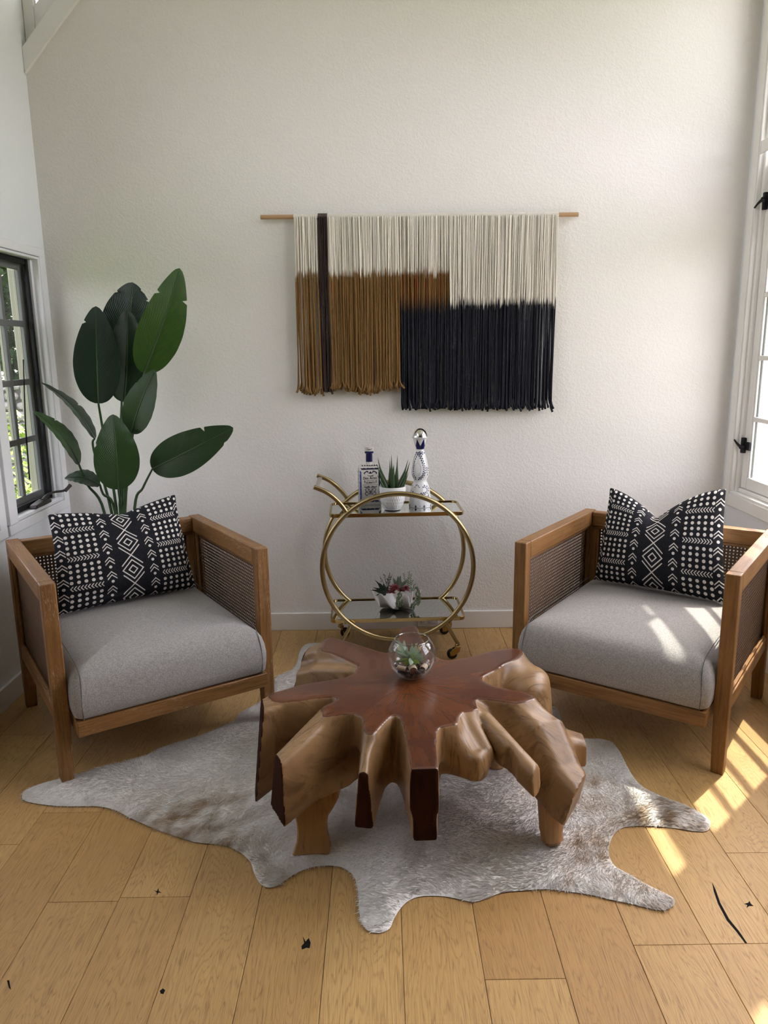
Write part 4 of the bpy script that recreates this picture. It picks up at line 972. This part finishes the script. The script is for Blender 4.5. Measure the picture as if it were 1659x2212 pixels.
for s in (-1, 1):         # scrolls at the head, the leafy flower at the foot
    m_ = lambda pts: [((s*(x-660)+660-645)*K, (1960-y)*K) for x, y in pts]
    ribbon(orn, m_([(668, 925), (590, 900), (570, 870), (545, 850), (520, 868), (500, 880), (470, 895), (460, 920), (475, 935), (490, 920)]), lambda t: .0016*(.5+math.sin(t*PI)))
    ribbon(orn, m_([(600, 870), (575, 845), (540, 845)]), .0009)
    ribbon(orn, m_([(640, 1370), (600, 1340), (560, 1360), (500, 1370), (470, 1350), (475, 1335)]), lambda t: .0013*(.6+math.sin(t*PI)))
    ribbon(orn, m_([(650, 1385), (600, 1370), (575, 1400), (590, 1440), (640, 1420)]), .0013); ribbon(orn, m_([(560, 1400), (500, 1430), (500, 1480), (540, 1490)]), .0014)
    ribbon(orn, m_([(655, 1500), (600, 1440), (585, 1470), (600, 1500), (655, 1505)]), .0012); ribbon(orn, m_([(655, 1520), (600, 1560), (600, 1600), (640, 1590), (660, 1530)]), .0013)
    ribbon(orn, m_([(570, 1520), (500, 1540), (495, 1600), (540, 1640), (560, 1600)]), .0015); ribbon(orn, m_([(560, 1560), (530, 1520), (505, 1510)]), .0012)
    for yy in (1160, 1190, 1220): ribbon(orn, m_([(455, yy), (480, yy-10), (495, yy+8)]), .0010)
ink(orn, [((x-645)*K, (1960-y)*K) for x, y in ((610, 905), (640, 880), (660, 840), (680, 880), (710, 905), (690, 930), (630, 930))])
dot(orn, (660-645)*K, (1960-1505)*K, .0022, -DB-.0006)
orn.build('label_ornament', M_NAVY, sq, smooth=False)['kind'] = 'stuff'
for body, wd, size, y in (('Tequila', 185, 52, 1018), ('Dos Artes.', 462, 100, 1112), ('100% de Agave', 235, 26, 1168), ('BLANCO', 285, 58, 1245), ('40% Alc. Vol. · Hecho en Mexico', 490, 24, 1298)):
    text_mesh(body, 'lettering', size*K*1.25, M_BLACKINK, sq, wd*K, ((660-645)*K, -DB-.0006, (1960-y)*K))
sb = MB(); 
for s in (-1, 1): ribbon(sb, [(0, TB+.0875), (s*.005, TB+.0865), (s*.011, TB+.090), (s*.013, TB+.0925)], lambda t: .0016*(1.1-t), y=-.0245)
sb.build('stopper_emblem', M_NAVY, st_, smooth=False)
cr = MB()
for k in range(7): x = -.036+k*.012; cr.add([(x-.005, -.020, TB+.0045), (x, -.012, TB+.0115), (x+.005, -.020, TB+.0045)], [(0, 1, 2)])
cr.build('shoulder_pattern', M_NAVY, sq, smooth=False)['kind'] = 'stuff'

# tall hourglass bottle with a chrome dome
KZ = .0002067
PROF = [(1960, 272), (1900, 270), (1800, 262), (1700, 249), (1600, 235), (1500, 215), (1430, 193), (1380, 168), (1335, 152), (1300, 160), (1260, 180), (1220, 198), (1180, 206), (1120, 207), (1050, 200), (950, 183), (850, 163), (750, 135), (680, 112), (620, 95), (590, 88), (560, 92), (520, 108), (470, 127), (400, 142), (350, 160), (330, 173), (318, 188), (305, 192), (300, 188)]
tb = empty('tall_bottle', (.190, 3.668, TM), 0, 'tall white bottle painted with blue leaves, with a chrome dome stopper, right of the aloe', 'bottle')
zy = lambda y: (1960-y)*KZ
prof = [(0, 0), (.050, 0)]+[(r*KZ*.995, zy(y)+(.001 if i == 0 else 0)) for i, (y, r) in enumerate(PROF)]+[(.030, zy(299)), (0, zy(299))]
MB().lathe(prof, 48).build('body', M_CERAMIC, tb, angle=50)
def rad(z):
    P = [(zy(y), r*KZ) for y, r in PROF]
    for (a, ra), (b, rb) in zip(P[:-1], P[1:]):
        if a <= z <= b: return ra+(rb-ra)*(z-a)/(b-a)
    return P[0][1] if z < P[0][0] else P[-1][1]
MB().lathe([(.0385, zy(299)), (.0380, zy(285)), (.0345, zy(225)), (.026, zy(160)), (.014, zy(115)), (.004, zy(102)), (0, zy(101))], 40).build('dome_stopper', M_CHROME, tb)
def on(th, z, e=.0005): r = rad(z)+e; return (r*math.sin(th), -r*math.cos(th), z)
paint = MB()
def petal(x, y, ang, ln=30, wd=11, mb=paint):
    z = zy(y); th = math.asin(max(-.97, min(.97, (x-405)*KZ/rad(z)))); pts = []
    for a, b in ((0, 0), (.3, .8), (.6, 1), (.85, .6), (1, 0), (.85, -.6), (.6, -1), (.3, -.8)):
        dx, dz = ((a-.5)*ln*math.cos(ang)-b*wd*math.sin(ang))*KZ, ((a-.5)*ln*math.sin(ang)+b*wd*math.cos(ang))*KZ
        zz = z+dz; pts.append(on(th+dx/max(rad(z), .01), zz))
    mb.add(pts, [tuple(range(8))])
def vine(path, step=44, off=17):
    P = cat_curve([(x, 0, y) for x, y in path], 12); acc = 0; sgn = 1
    for a, b in zip(P[:-1], P[1:]):
        acc += (b-a).length
        if acc > step/2:
            acc = 0; sgn = -sgn; t = math.atan2(-(b.z-a.z), b.x-a.x); nx, ny = -math.sin(t), -math.cos(t)
            petal(a.x+nx*off*sgn, a.z+ny*off*sgn, t+sgn*.55, 50, 15)
vine([(350, 670), (300, 750), (255, 860), (228, 1000), (222, 1130), (250, 1230), (310, 1275)]); vine([(350, 670), (400, 740), (450, 850), (485, 960), (495, 1060), (475, 1170), (420, 1250), (350, 1275)])
vine([(360, 690), (420, 660), (500, 700)]); vine([(320, 640), (360, 700)], 40); vine([(565, 1000), (570, 1090), (595, 1190)]); vine([(445, 1450), (520, 1455), (570, 1510), (565, 1580), (500, 1615), (430, 1620), (380, 1655)]); vine([(195, 1545), (215, 1600), (245, 1625)])
for x, y, a in ((225, 1450, 1.2), (270, 1470, .4), (300, 1430, 2), (325, 1420, 1.4), (350, 1440, .9), (370, 1470, -.1), (595, 1650, 1.2), (575, 1680, .1), (600, 1690, 1.6), (635, 1620, 1.4)): petal(x, y, a, 36, 11)
for k in range(-3, 4):
    th = k*.78+.32
    for e, big in ((0, True), (.39, False)):
        z = zy(1912); tt = th+e
        if big:
            pts = [on(tt+dx*.09, z+dz*.0085) for dx, dz in ((0, 1.1), (.25, .35), (.95, 0), (.75, -.75), (0, -1), (-.75, -.75), (-.95, 0), (-.25, .35))]
        else: pts = [on(tt+.035*math.cos(q*PI/3), z+.002*math.sin(q*PI/3)) for q in range(6)]
        paint.add(pts, [tuple(range(len(pts)))])
paint.build('painted_leaves', M_COBALT, tb, smooth=False)['kind'] = 'stuff'
cz = MB(); vs, fs = [], []
for k in range(73):
    th = k/72*2*PI; tri = abs(((th/(2*PI)*6+.5) % 1)-.5)*2; zt_ = zy(500)+(zy(338)-zy(500))*max(0, tri*1.0)**1.3
    for j in range(6): z = zy(588)+(zt_-zy(588))*j/5; vs.append(on(th, z, .0006))
for k in range(72): fs += [(k*6+j, k*6+j+1, (k+1)*6+j+1, (k+1)*6+j) for j in range(5)]
cz.add(vs, fs).build('crown_band', M_COBALT, tb)
ov = MB(); pts = []
for k in range(33): a = k/32*2*PI; z = zy(1030+125*math.sin(a)); th = math.asin(max(-.95, min(.95, (340+80*math.cos(a)-405)*KZ/rad(z)))); pts.append(on(th, z, .0004))
ov.tube(pts, .0006, 5).build('embossed_oval', M_GREYLINE, tb)

# aloe in a white textured pot
pot = empty('plant_pot', (.052, 3.592, TM), 0, 'small round white pot with chiselled texture holding the aloe, on the upper shelf', 'pot')
rr = []; PP = [(.0, .001), (.034, .001), (.040, .004), (.050, .022), (.058, .045), (.063, .070), (.0645, .095), (.0645, .112), (.0635, .116), (.060, .116), (.059, .108), (.057, .094)]
def pr(z):
    q = PP[2:8]
    for (ra, a), (rb, b) in zip(q[:-1], q[1:]):
        if a <= z <= b: return ra+(rb-ra)*(z-a)/(b-a)
NP = 132; rings = []
def pring(r, f): rings.append([(max(1e-5, (r+f(k)))*math.cos(2*PI*k/NP), max(1e-5, (r+f(k)))*math.sin(2*PI*k/NP), 0) for k in range(NP)])
zs = []
for r, z in PP[:2]: pring(r, lambda k: 0); zs.append(z)
for i in range(57):
    z = .004+i/56*.108; row = int(z/.0155); ph = (z % .0155)/.0155; on_ = .008 < z < .094
    pring(pr(z), (lambda k: -.0017*on_*(abs(((k/4+row*.5) % 1)-.5)*2)**1.0*min(1, 2.5*(1-abs(2*ph-1))))); zs.append(z)
for r, z in PP[8:]: pring(r, lambda k: 0); zs.append(z)
mb = MB(); mb.rings([[(x, y, z) for x, y, _ in r] for r, z in zip(rings, zs)], cap=False); mb.build('pot_body', M_CERAMIC, pot, angle=55)
MB().lathe([(0, .098), (.0575, .098)], 24, cap=False).build('soil', M_SOIL, pot)
def fleshy(mb, base, tip, wd, th, bend=V((0, 0, 0)), n=8, up=None, shape=None):
    B, T = V(base), V(tip); P = []
    for i in range(n+1): t = i/n; P.append(B+(T-B)*t+bend*math.sin(PI*t)*.5+bend*(t*t-t)*0)
    ax = (T-B).normalized(); u = (up or V((0, -1, 0))); u = (u-ax*u.dot(ax))
    u = u.normalized() if u.length > 1e-4 else ax.orthogonal().normalized()
    rings = []
    for i, p in enumerate(P):
        t = i/n; t_ = (P[min(i+1, n)]-P[max(i-1, 0)]).normalized(); sd = t_.cross(u).normalized(); nn = sd.cross(t_)
        f = (shape or (lambda t: (1-t)**.8*(.75+.5*math.sin(PI*min(1, t*1.5)))))(t); f = max(f, .02); a, b = wd*f, th*f
        rings.append([p+sd*a, p+sd*a*.6+nn*b*.5, p+nn*b*.6, p-sd*a*.6+nn*b*.5, p-sd*a, p-nn*b])
    mb.rings(rings, cap=True)
A5 = lambda x, y: (810+x/15.25, 970+y/15.25)
aloe = empty('aloe', (.052, 3.592, TM+.1), 0, 'small green aloe with pointed leaves growing from the white pot', 'plant'); AO = V(aloe.location)
for tx, ty, bx, dep, bd in ((85, 245, 450, .02, -14), (70, 500, 420, -.01, -10), (75, 840, 350, -.03, -6), (205, 770, 420, -.03, -4), (490, 320, 520, .02, -2), (540, 180, 565, .0, 0), (625, 480, 600, .03, 0), (740, 190, 670, .02, 4), (600, 540, 585, -.035, 0), (1090, 330, 720, .0, 12), (1150, 400, 770, -.02, 12), (1110, 760, 840, -.035, 6)):
    tp_ = at(*A5(tx, ty), 'Y', 3.592+dep); bs = at(*A5(bx, 1180), 'Y', 3.592+dep*.35); bs.z = TM+.095
    mb = MB(); fleshy(mb, bs-AO, tp_-AO, .0105 if ty < 700 else .007, .006, V((bd*.0011, 0, .004)), 10); mb.build('leaf', M_ALOE, aloe, angle=60)

# white shell bowl of succulents on the lower shelf
SB = V((.066, 3.655, BM)); shell = empty('shell_bowl', SB, 0, 'white clam shell bowl with a wavy rim on the lower mirrored shelf', 'bowl')
outr, inr = [], []
NS, NT = 96, 14
for side in (0, 1):
    rg = []
    for i in range(NT+1):
        t = i/NT; ring = []
        for k in range(NS):
            a = 2*PI*k/NS; wv = math.cos(a*6+.9); fx, fy = (.108, .070)
            R = (.16+.84*math.sin(t*PI/2)**.9)*(1+.20*t*t*wv); z = .003+.056*t**1.5+.040*t**1.8*wv
            th = .0032*side
            ring.append(((fx*R-th)*math.cos(a), (fy*R-th)*math.sin(a), z+th*(1-t)))
        rg.append(ring)
    (outr if side == 0 else inr).extend(rg)
MB().rings(outr+inr[::-1], cap=False).build('shell', M_SHELL, shell, angle=80)
A6 = lambda x, y: (790+x/12.76, 1225+y/12.76)
def p6(x, y, Y): return at(*A6(x, y), 'Y', Y)
def plantthing(name, label, mat, mb, cat='plant', **k):
    o = mb.build(name, mat, None, angle=60, **k); tag(o, label, cat); return o
def rosette(mb, c, r, n, lift0, lift1, wd, th=.3, axis=V((0, -.35, .94)), shape=None):
    c = V(c); ax = axis.normalized(); u = ax.orthogonal().normalized(); q = ax.cross(u)
    for i in range(n):
        t = i/max(1, n-1); a = i*2.39996; el = lift0+(lift1-lift0)*t; L = r*(1-.45*t)
        d = (u*math.cos(a)+q*math.sin(a))*math.cos(el)+ax*math.sin(el); fleshy(mb, c+d*r*.06, c+d*L, wd*L, wd*L*th, ax*L*.12, 6, ax, shape)
OVAL = lambda t: math.sin(PI*(.12+.85*t**.8))**.8*(1-.15*t) if t < .98 else .05
mb = MB()
for tx, ty, L in ((250, 350, 0), (120, 630, 0), (200, 560, 0), (265, 790, 0), (380, 430, 0), (480, 450, 0), (430, 640, 0), (330, 700, 0), (620, 520, 0)):
    fleshy(mb, p6(560, 720, 3.655), p6(tx, ty, 3.655+random.uniform(-.035, .01)), .0135, .004, V((0, -.004, .008)), 8)
plantthing('dark_succulent', 'dark green pointed succulent at the left end of the shell bowl', M_DARKG, mb)
mb = MB()
for tx, ty in ((390, 260), (520, 215), (600, 300), (660, 165), (700, 230)):
    b = p6(600, 700, 3.675); t_ = p6(tx, ty, 3.68); mb.tube([b, (b+t_)/2+V((0, 0, .006)), t_], .0012, 5)
    for k in range(16):
        f = .35+.65*k/15; p = b+(t_-b)*f; mb.ball(p+V((random.uniform(-.006, .006), random.uniform(-.006, .006), random.uniform(-.003, .003))), random.uniform(.0016, .0026), 6, 4)
plantthing('berry_sprig', 'upright dark sprigs tipped with tiny buds at the back of the shell bowl', M_DARKG, mb)
mb = MB(); rosette(mb, p6(790, 590, 3.635), .034, 26, .0, 1.3, .28, .4, shape=OVAL); rosette(mb, p6(710, 690, 3.62), .028, 18, .0, 1.2, .30, .4, shape=OVAL)
plantthing('red_succulent', 'dusty red rosette succulent in the middle of the shell bowl', M_RED, mb)
mb = MB(); rosette(mb, p6(1100, 600, 3.63), .028, 30, -.3, 1.4, .26, .4, shape=OVAL); rosette(mb, p6(990, 640, 3.64), .022, 20, -.2, 1.2, .28, .4, shape=OVAL)
plantthing('red_succulent', 'smaller dark red succulent right of the larger red rosette in the shell bowl', M_RED, mb)
mb = MB()
for tx, ty in ((750, 290), (890, 240), (960, 230), (830, 420), (920, 350), (1000, 400), (1150, 340), (940, 480), (1040, 470)): fleshy(mb, p6(910, 620, 3.665), p6(tx, ty, 3.665+random.uniform(-.02, .015)), .0105, .0035, V((0, 0, .003)), 8, shape=OVAL)
plantthing('sage_succulent', 'grey green broad leaved succulent standing at the centre back of the shell bowl', M_SAGE, mb)
mb = MB()
for (bx, by), (tx, ty) in (((1150, 650), (1200, 130)), ((1130, 600), (1045, 180)), ((1200, 650), (1250, 210)), ((1200, 700), (1150, 330)), ((1220, 700), (1280, 370)), ((1230, 700), (1350, 480)), ((1230, 720), (1420, 540))):
    b, t_ = p6(bx, by, 3.66), p6(tx, ty, 3.665+random.uniform(-.015, .01)); mb.tube([b, t_], .0009, 5)
    for k in range(12):
        f = .3+.7*k/11; p = b+(t_-b)*f; s = 1 if k % 2 else -1; fleshy(mb, p, p+V((s*random.uniform(.006, .012), random.uniform(-.006, .006), random.uniform(.004, .010))), .0016, .0008, n=4)
plantthing('leafy_sprig', 'olive green narrow leaved sprigs at the right end of the shell bowl', M_PEARL, mb)
for lab, pths in (('string of green bead leaves trailing over the front of the shell bowl', (((930, 700, 3.61), (920, 800, 3.588), (900, 930, 3.582), (960, 1040, 3.58), (880, 1110, 3.578)), ((930, 700, 3.61), (870, 880, 3.583), (850, 1000, 3.58), (870, 1090, 3.578)), ((960, 740, 3.61), (990, 900, 3.584), (1000, 1040, 3.58)))),
                  ('string of green bead leaves trailing over the right end of the shell bowl', (((1400, 560, 3.64), (1470, 680, 3.63), (1460, 850, 3.62), (1430, 980, 3.61), (1340, 1060, 3.605), (1330, 1150, 3.60)), ((1420, 600, 3.65), (1490, 760, 3.635), (1480, 930, 3.62), (1440, 1030, 3.61)), ((1400, 700, 3.64), (1400, 900, 3.615), (1280, 1050, 3.60), (1250, 1110, 3.60))))):
    mb = MB()
    for pth in pths:
        P = cat_curve([p6(*q) for q in pth], 8); mb.tube(P, .0006, 4)
        for p in P:
            for _ in range(3): o_ = V((random.uniform(-.005, .005), random.uniform(-.004, .004), random.uniform(-.004, .004))); q_ = p+o_; q_.z = max(q_.z, BM+.003); mb.ball(q_, random.uniform(.0018, .0027), 6, 4, (1, 1, 1.35))
    plantthing('bead_strand', lab, M_PEARL, mb, 'plant')

# ------------------------------------------------------------------ glass bowl terrarium on the table
GB = V((.094, 2.362, ZTOP)); R0, ZC = .0805, .0745
bowl = empty('glass_bowl', GB, 0, 'round clear glass bowl terrarium on the polished table top', 'glass bowl')
def gl(r): return [(r*math.sin(a), ZC-r*math.cos(a)) for a in np.linspace(.45, 2.36, 26)]
po = [(0, .0005), (.030, .0005)]+gl(R0); pi_ = [(0, .006), (.027, .006)]+gl(R0-.0028)
rim = po[-1]
MB().lathe(po+[(rim[0]+.0008, rim[1]+.002), (rim[0]-.0008, rim[1]+.003)]+pi_[::-1], 56, cap=False).build('bowl', M_BOWLGLASS, bowl, angle=80)
MB().torus((0, 0, rim[1]+.001), rim[0]-.0006, .0017, (0, 0, 1), 64, 8).build('rim', M_RIMGLASS, bowl)
pb = MB(); n = 0
while n < 130:
    a, r, z = random.uniform(0, 2*PI), .060*math.sqrt(random.random()), random.uniform(.012, .036); 
    if math.hypot(r, z-ZC) > R0-.013: continue
    pb.ball(GB+V((r*math.cos(a), r*math.sin(a), z)), random.uniform(.0055, .009), 7, 4, (random.uniform(.8, 1.2), random.uniform(.8, 1.2), random.uniform(.6, 1))); n += 1
o = pb.build('lava_pebbles', M_STONE, None, angle=30); tag(o, 'dark lava pebbles filling the bottom of the glass bowl', 'pebbles', kind='stuff')
A7 = lambda x, y: (810+x/10.37, 1330+y/10.37)
def cork(c, rx, ry, rz, R, L, label):
    mb = MB(); n = 16; rg = []
    for q, k in ((-.5, .9), (-.42, 1), (0, 1.03), (.42, 1), (.5, .92)): rg.append([(R*k*math.cos(a)*(1+.06*math.sin(3*a)), R*k*math.sin(a), q*L) for a in [2*PI*j/n for j in range(n)]])
    mb.rings(rg, cap=True); mb.mi[-2:] = [1, 1]; o = mb.build('cork', [M_CORK, M_CORKEND], None); o.location = c; o.rotation_euler = (rx, ry, rz); tag(o, label, 'cork', 'cork pieces in the glass bowl'); return o
pz = lambda x, y, Y: at(*A7(x, y), 'Y', Y)
cork(pz(845, 1200, 2.335), PI/2-.08, 0, .10, .0130, .034, 'cork stub lying at the front centre of the glass bowl')
cork(pz(1095, 1165, 2.345), PI/2-.05, 0, -.35, .0105, .034, 'pale lit cork stub to the right inside the glass bowl')
cork(pz(600, 1175, 2.335), PI/2+.1, .1, 1.25, .0085, .030, 'cork piece lying sideways to the left inside the glass bowl')
ter = tag(empty('succulent', GB+V((0, 0, .05))), 'pale green succulents with dry tendrils growing in the glass bowl', 'plant'); TO = V(ter.location)
def tleaf(name, mat, lst, wd, base, Y0):
    mb = MB()
    for tx, ty, dY in lst: fleshy(mb, pz(base[0]+(tx-base[0])*.12, base[1], Y0+dY*.4)-TO, pz(tx, ty, Y0+dY)-TO, wd*1.45, wd*.42, V((0, 0, .004)), 8, shape=OVAL)
    return mb.build(name, mat, ter, angle=60)
tleaf('centre_rosette', M_SUCC, [(500, 840, -.01), (700, 770, -.005), (830, 640, .012), (740, 1050, -.02), (790, 1110, -.028), (1050, 850, .0), (1010, 990, -.012), (930, 780, .008), (640, 900, -.012), (950, 890, 0), (880, 720, .012), (770, 870, -.016), (1090, 940, -.004)], .0065, (830, 1000), 2.352)
tleaf('lime_heart', M_SUCC2, [(790, 900, -.01), (870, 880, -.008), (830, 850, .0), (640, 1090, -.012), (690, 1120, -.016), (1000, 1080, -.012), (920, 1110, -.014), (600, 1000, -.01)], .0060, (830, 990), 2.350)
tleaf('tall_leaves', M_SUCC, [(510, 522, .005), (440, 600, 0), (650, 550, .015), (720, 690, .015), (470, 740, -.01)], .0052, (660, 880), 2.382)
tleaf('side_leaves', M_SUCC, [(430, 780, 0), (470, 900, -.01), (1090, 900, .01), (1140, 980, 0), (1060, 1020, -.01), (400, 1050, -.006), (540, 980, -.012), (1020, 760, .015), (950, 600, .02)], .0040, (800, 1010), 2.365)
mb = MB()
for k in range(22):
    b = pz(random.choice((560, 960, 900, 1000)), 800, 2.382); x = b
    pts = [b]
    for j in range(4): x = x+V((random.uniform(-.008, .008), random.uniform(-.008, .008), random.uniform(.001, .009))); pts.append(x)
    mb.tube([p-TO for p in cat_curve(pts, 3)], .0007, 4)
mb.build('dry_tendrils', M_TWIG, ter)['kind'] = 'stuff'

# ------------------------------------------------------------------ tall broad-leaved plant in the corner
PB = V((-1.255, 3.535, 0)); plant = empty('leafy_plant', PB, 0, 'tall plant with big paddle leaves behind the left armchair, in the corner', 'plant')
def ppart(n, mb, m, **k): o = mb.build(n, m, plant, **k); o.location = -PB; return o
planter = empty('planter', PB, 0, 'charcoal planter holding the tall plant behind the left armchair', 'planter')
MB().lathe([(0, .001), (.11, .001), (.118, .01), (.145, .30), (.150, .33), (.140, .33), (.132, .29), (.128, .25)], 40, cap=False).build('planter_body', M_POTD, planter); MB().lathe([(0, .285), (.131, .285)], 32, cap=False).build('soil', M_SOIL, planter)
A8 = lambda x, y: (x/2.9625, 500+y/2.9625)
def paddle(bp, tp_, Yb, Yt, hw, ang, tone, droop=.02, fold=.18, notches=(), stem=None, tip=.55):
    B, T = at(*A8(*bp), 'Y', Yb), at(*A8(*tp_), 'Y', Yt); ax = (T-B); L = ax.length; a = ax.normalized(); vw = (CAM-B).normalized()
    wv = a.cross(vw).normalized(); wv = Matrix.Rotation(ang, 3, a) @ wv; nn = wv.cross(a).normalized()
    N, Mh = 54, 9; vs, gc = [], []
    for i in range(N+1):
        t = i/N; f = max(0.0, math.sin(PI*min(1, .003+.997*t)**.80))**tip*(1-.22*t**3) if t < 1 else 0
        c = B+ax*t+nn*droop*math.sin(PI*t)
        for j in range(-Mh, Mh+1):
            s = j/Mh; k = 1
            for (sd, t0, dp) in notches:
                if sd*s > 0: k = min(k, 1-dp*max(0, 1-abs(t-t0-.035*(abs(s)-1))/.014))
            w_ = hw*f*s*k; ed = .0012*math.sin(t*40+s*3)*abs(s)**3
            vs.append(c+wv*w_+nn*(fold*abs(w_)-fold*.9*abs(w_)*abs(s)*.6+ed)); gc.append((t*(L/.45), s, 0))
    W_ = 2*Mh+1; fs = [(i*W_+j, i*W_+j+1, (i+1)*W_+j+1, (i+1)*W_+j) for i in range(N) for j in range(W_-1)]
    o = ppart('leaf', MB().add(vs, fs, gc), M_LEAF, angle=180); o['tone'] = tone
    mr = MB().tube([B+ax*t+nn*(droop*math.sin(PI*t)+.001) for t in np.linspace(0, .97, 14)], list(np.linspace(.0038, .0009, 14)), 6).build('midrib', M_STEM, o)
    r0 = at(*A8(*stem[-1]), 'Y', PB.y) if stem else at(*A8(770, 1790), 'Y', PB.y)
    root = V((PB.x+(r0.x-PB.x)*.55, PB.y+random.uniform(-.04, .04), .287))
    mids = [at(*A8(*q), 'Y', Yb+(PB.y-Yb)*(i+1)/(len(stem))) for i, q in enumerate(stem)] if stem else [r0]
    P = cat_curve([B]+mids+[root], 6); ppart('stem', MB().tube(P, list(np.linspace(.0045, .0085, len(P))), 8), M_STEM)
paddle((630, 1100), (614, 478), 3.50, 3.50, .102, -.10, .05, .02, .10, [(-1, .83, .30)], [(650, 1220), (745, 1780)])
paddle((800, 780), (848, 325), 3.66, 3.72, .125, .15, .0, .02, .12, [(-1, .82, .22), (1, .90, .35), (1, .78, .2)], [(775, 1180), (770, 1780)])
paddle((795, 1090), (815, 497), 3.58, 3.60, .095, .25, .12, .02, .25, [], [(795, 1300), (785, 1780)])
paddle((925, 905), (1150, 235), 3.53, 3.50, .102, .25, .85, .03, .12, [(1, .74, .32), (-1, .74, .25)], [(870, 1150), (800, 1780)])
paddle((838, 1290), (990, 885), 3.46, 3.44, .072, -.35, .45, .02, .15, [(-1, .75, .25)], [(815, 1500), (795, 1780)])
paddle((757, 1650), (722, 1170), 3.41, 3.40, .100, .10, .42, .025, .14, [(-1, .62, .15)], [(770, 1740), (770, 1790)])
paddle((975, 1520), (1492, 1255), 3.50, 3.42, .094, .05, .33, .035, .10, [(1, .86, .3), (-1, .74, .35)], [(915, 1640), (862, 1770)])
paddle((605, 1325), (256, 962), 3.50, 3.52, .075, 1.25, .22, .03, .25, [(1, .5, .25)], [(600, 1400), (712, 1790)])
paddle((505, 1490), (213, 1150), 3.44, 3.40, .072, 1.08, .62, .03, .30, [(1, .72, .3)], [(560, 1620), (668, 1800)])
paddle((640, 1620), (413, 1578), 3.48, 3.44, .072, 1.05, .15, .02, .2, [], [(660, 1680), (735, 1790)])

# ------------------------------------------------------------------ garden beyond the windows
gnd = struct(MB().box((-30, -14, -.30), (30, 40, -.20)).build('ground', M_GRASS, smooth=False))
struct(MB().box((XR+TH+.02, -6, -.20), (6.5, 9, -.16)).build('bounce_patio', M_PATIO, smooth=False))  # pale paving put in to bounce light through the right windows
LEAFV = [(0, 0, 0), (.5, .28, .06), (1, 0, 0), (.5, -.28, .06)]
def foliage(name, c, rx, ry, rz, n, size, mat, label, cat, stemmat=None, dense=True):
    root = empty(name, (c[0], c[1], 0), 0, label, cat); vs = np.zeros((n, 4, 3)); 
    for i in range(n):
        while True:
            p = np.array([random.uniform(-1, 1) for _ in 'abc'])
            if .35 < p@p < 1.0+.25*math.sin(p[0]*7+p[2]*5): break
        q = p*np.array([rx, ry, rz]); a, b = random.uniform(0, 2*PI), random.uniform(-.6, .9); s = size*random.uniform(.6, 1.3)
        d = np.array([math.cos(a)*math.cos(b), math.sin(a)*math.cos(b), math.sin(b)]); e = np.cross(d, [0.1, .2, 1]); e /= np.linalg.norm(e)
        vs[i] = [q, q+d*s*.5+e*s*.26, q+d*s, q+d*s*.5-e*s*.26]
    me = bpy.data.meshes.new('foliage'); me.from_pydata(vs.reshape(-1, 3).tolist(), [], [(4*i, 4*i+1, 4*i+2, 4*i+3) for i in range(n)]); me.materials.append(mat)
    o = link(bpy.data.objects.new('foliage', me), root); o.location = (0, 0, c[2]); o['kind'] = 'stuff'
    MB().tube([(0, 0, -.2-.0), (.02, 0, c[2]*.5), (0, .02, c[2])], [.06*rx+.02, .05*rx+.015, .02], 8).build('stem', M_CORKEND, root)
foliage('garden_bush', (-2.75, 6.0, .50), .80, .6, .55, 2600, .075, M_BUSH, 'sunny yellow green bush outside the left window, seen through its lower panes', 'bush')
foliage('garden_bush', (-2.20, 4.95, .25), .48, .4, .46, 1800, .06, M_BUSH, 'low bright bush close outside the left window by the bottom panes', 'bush')
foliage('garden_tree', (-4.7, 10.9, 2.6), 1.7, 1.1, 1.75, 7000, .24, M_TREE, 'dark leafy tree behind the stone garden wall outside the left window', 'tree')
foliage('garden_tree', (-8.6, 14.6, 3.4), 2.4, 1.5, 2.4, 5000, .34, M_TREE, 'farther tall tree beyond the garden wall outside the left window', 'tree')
foliage('garden_bush', (3.35, 6.4, .35), .35, .35, .42, 700, .07, M_BUSH, 'small green bush outside the right window by its bottom pane', 'bush')
gw = empty('garden_wall', (-4.3, 9.3, 0), math.radians(8), 'low grey stone garden wall outside the left window behind the bright bush', 'wall')
MB().box((-2.2, .06, -.2), (2.2, .40, 1.10)).build('mortar', M_MORTAR, gw)
stones = []
for k in range(5):
    bm = bmesh.new(); bmesh.ops.create_icosphere(bm, subdivisions=2, radius=1)
    for v in bm.verts: v.co *= 1+random.uniform(-.10, .10); v.co.y *= .6; v.co = V((math.copysign(abs(v.co.x)**.7, v.co.x), v.co.y, math.copysign(abs(v.co.z)**.7, v.co.z)))
    me = bpy.data.meshes.new('stone'); bm.to_mesh(me); bm.free(); me.materials.append(M_GARDENSTONE); stones.append(me)
z = -.15; r_ = 0
while z < 1.05:
    hh = random.uniform(.055, .075); x = -2.15+random.uniform(0, .1)
    while x < 2.15:
        ww = random.uniform(.08, .14); o = link(bpy.data.objects.new('stone', random.choice(stones)), gw); o.location = (x+ww, .08, z+hh); o.scale = (ww*.94, .13, hh*.93); o.rotation_euler = (0, random.uniform(-.08, .08), 0); x += 2*ww
    z += 2*hh*.97
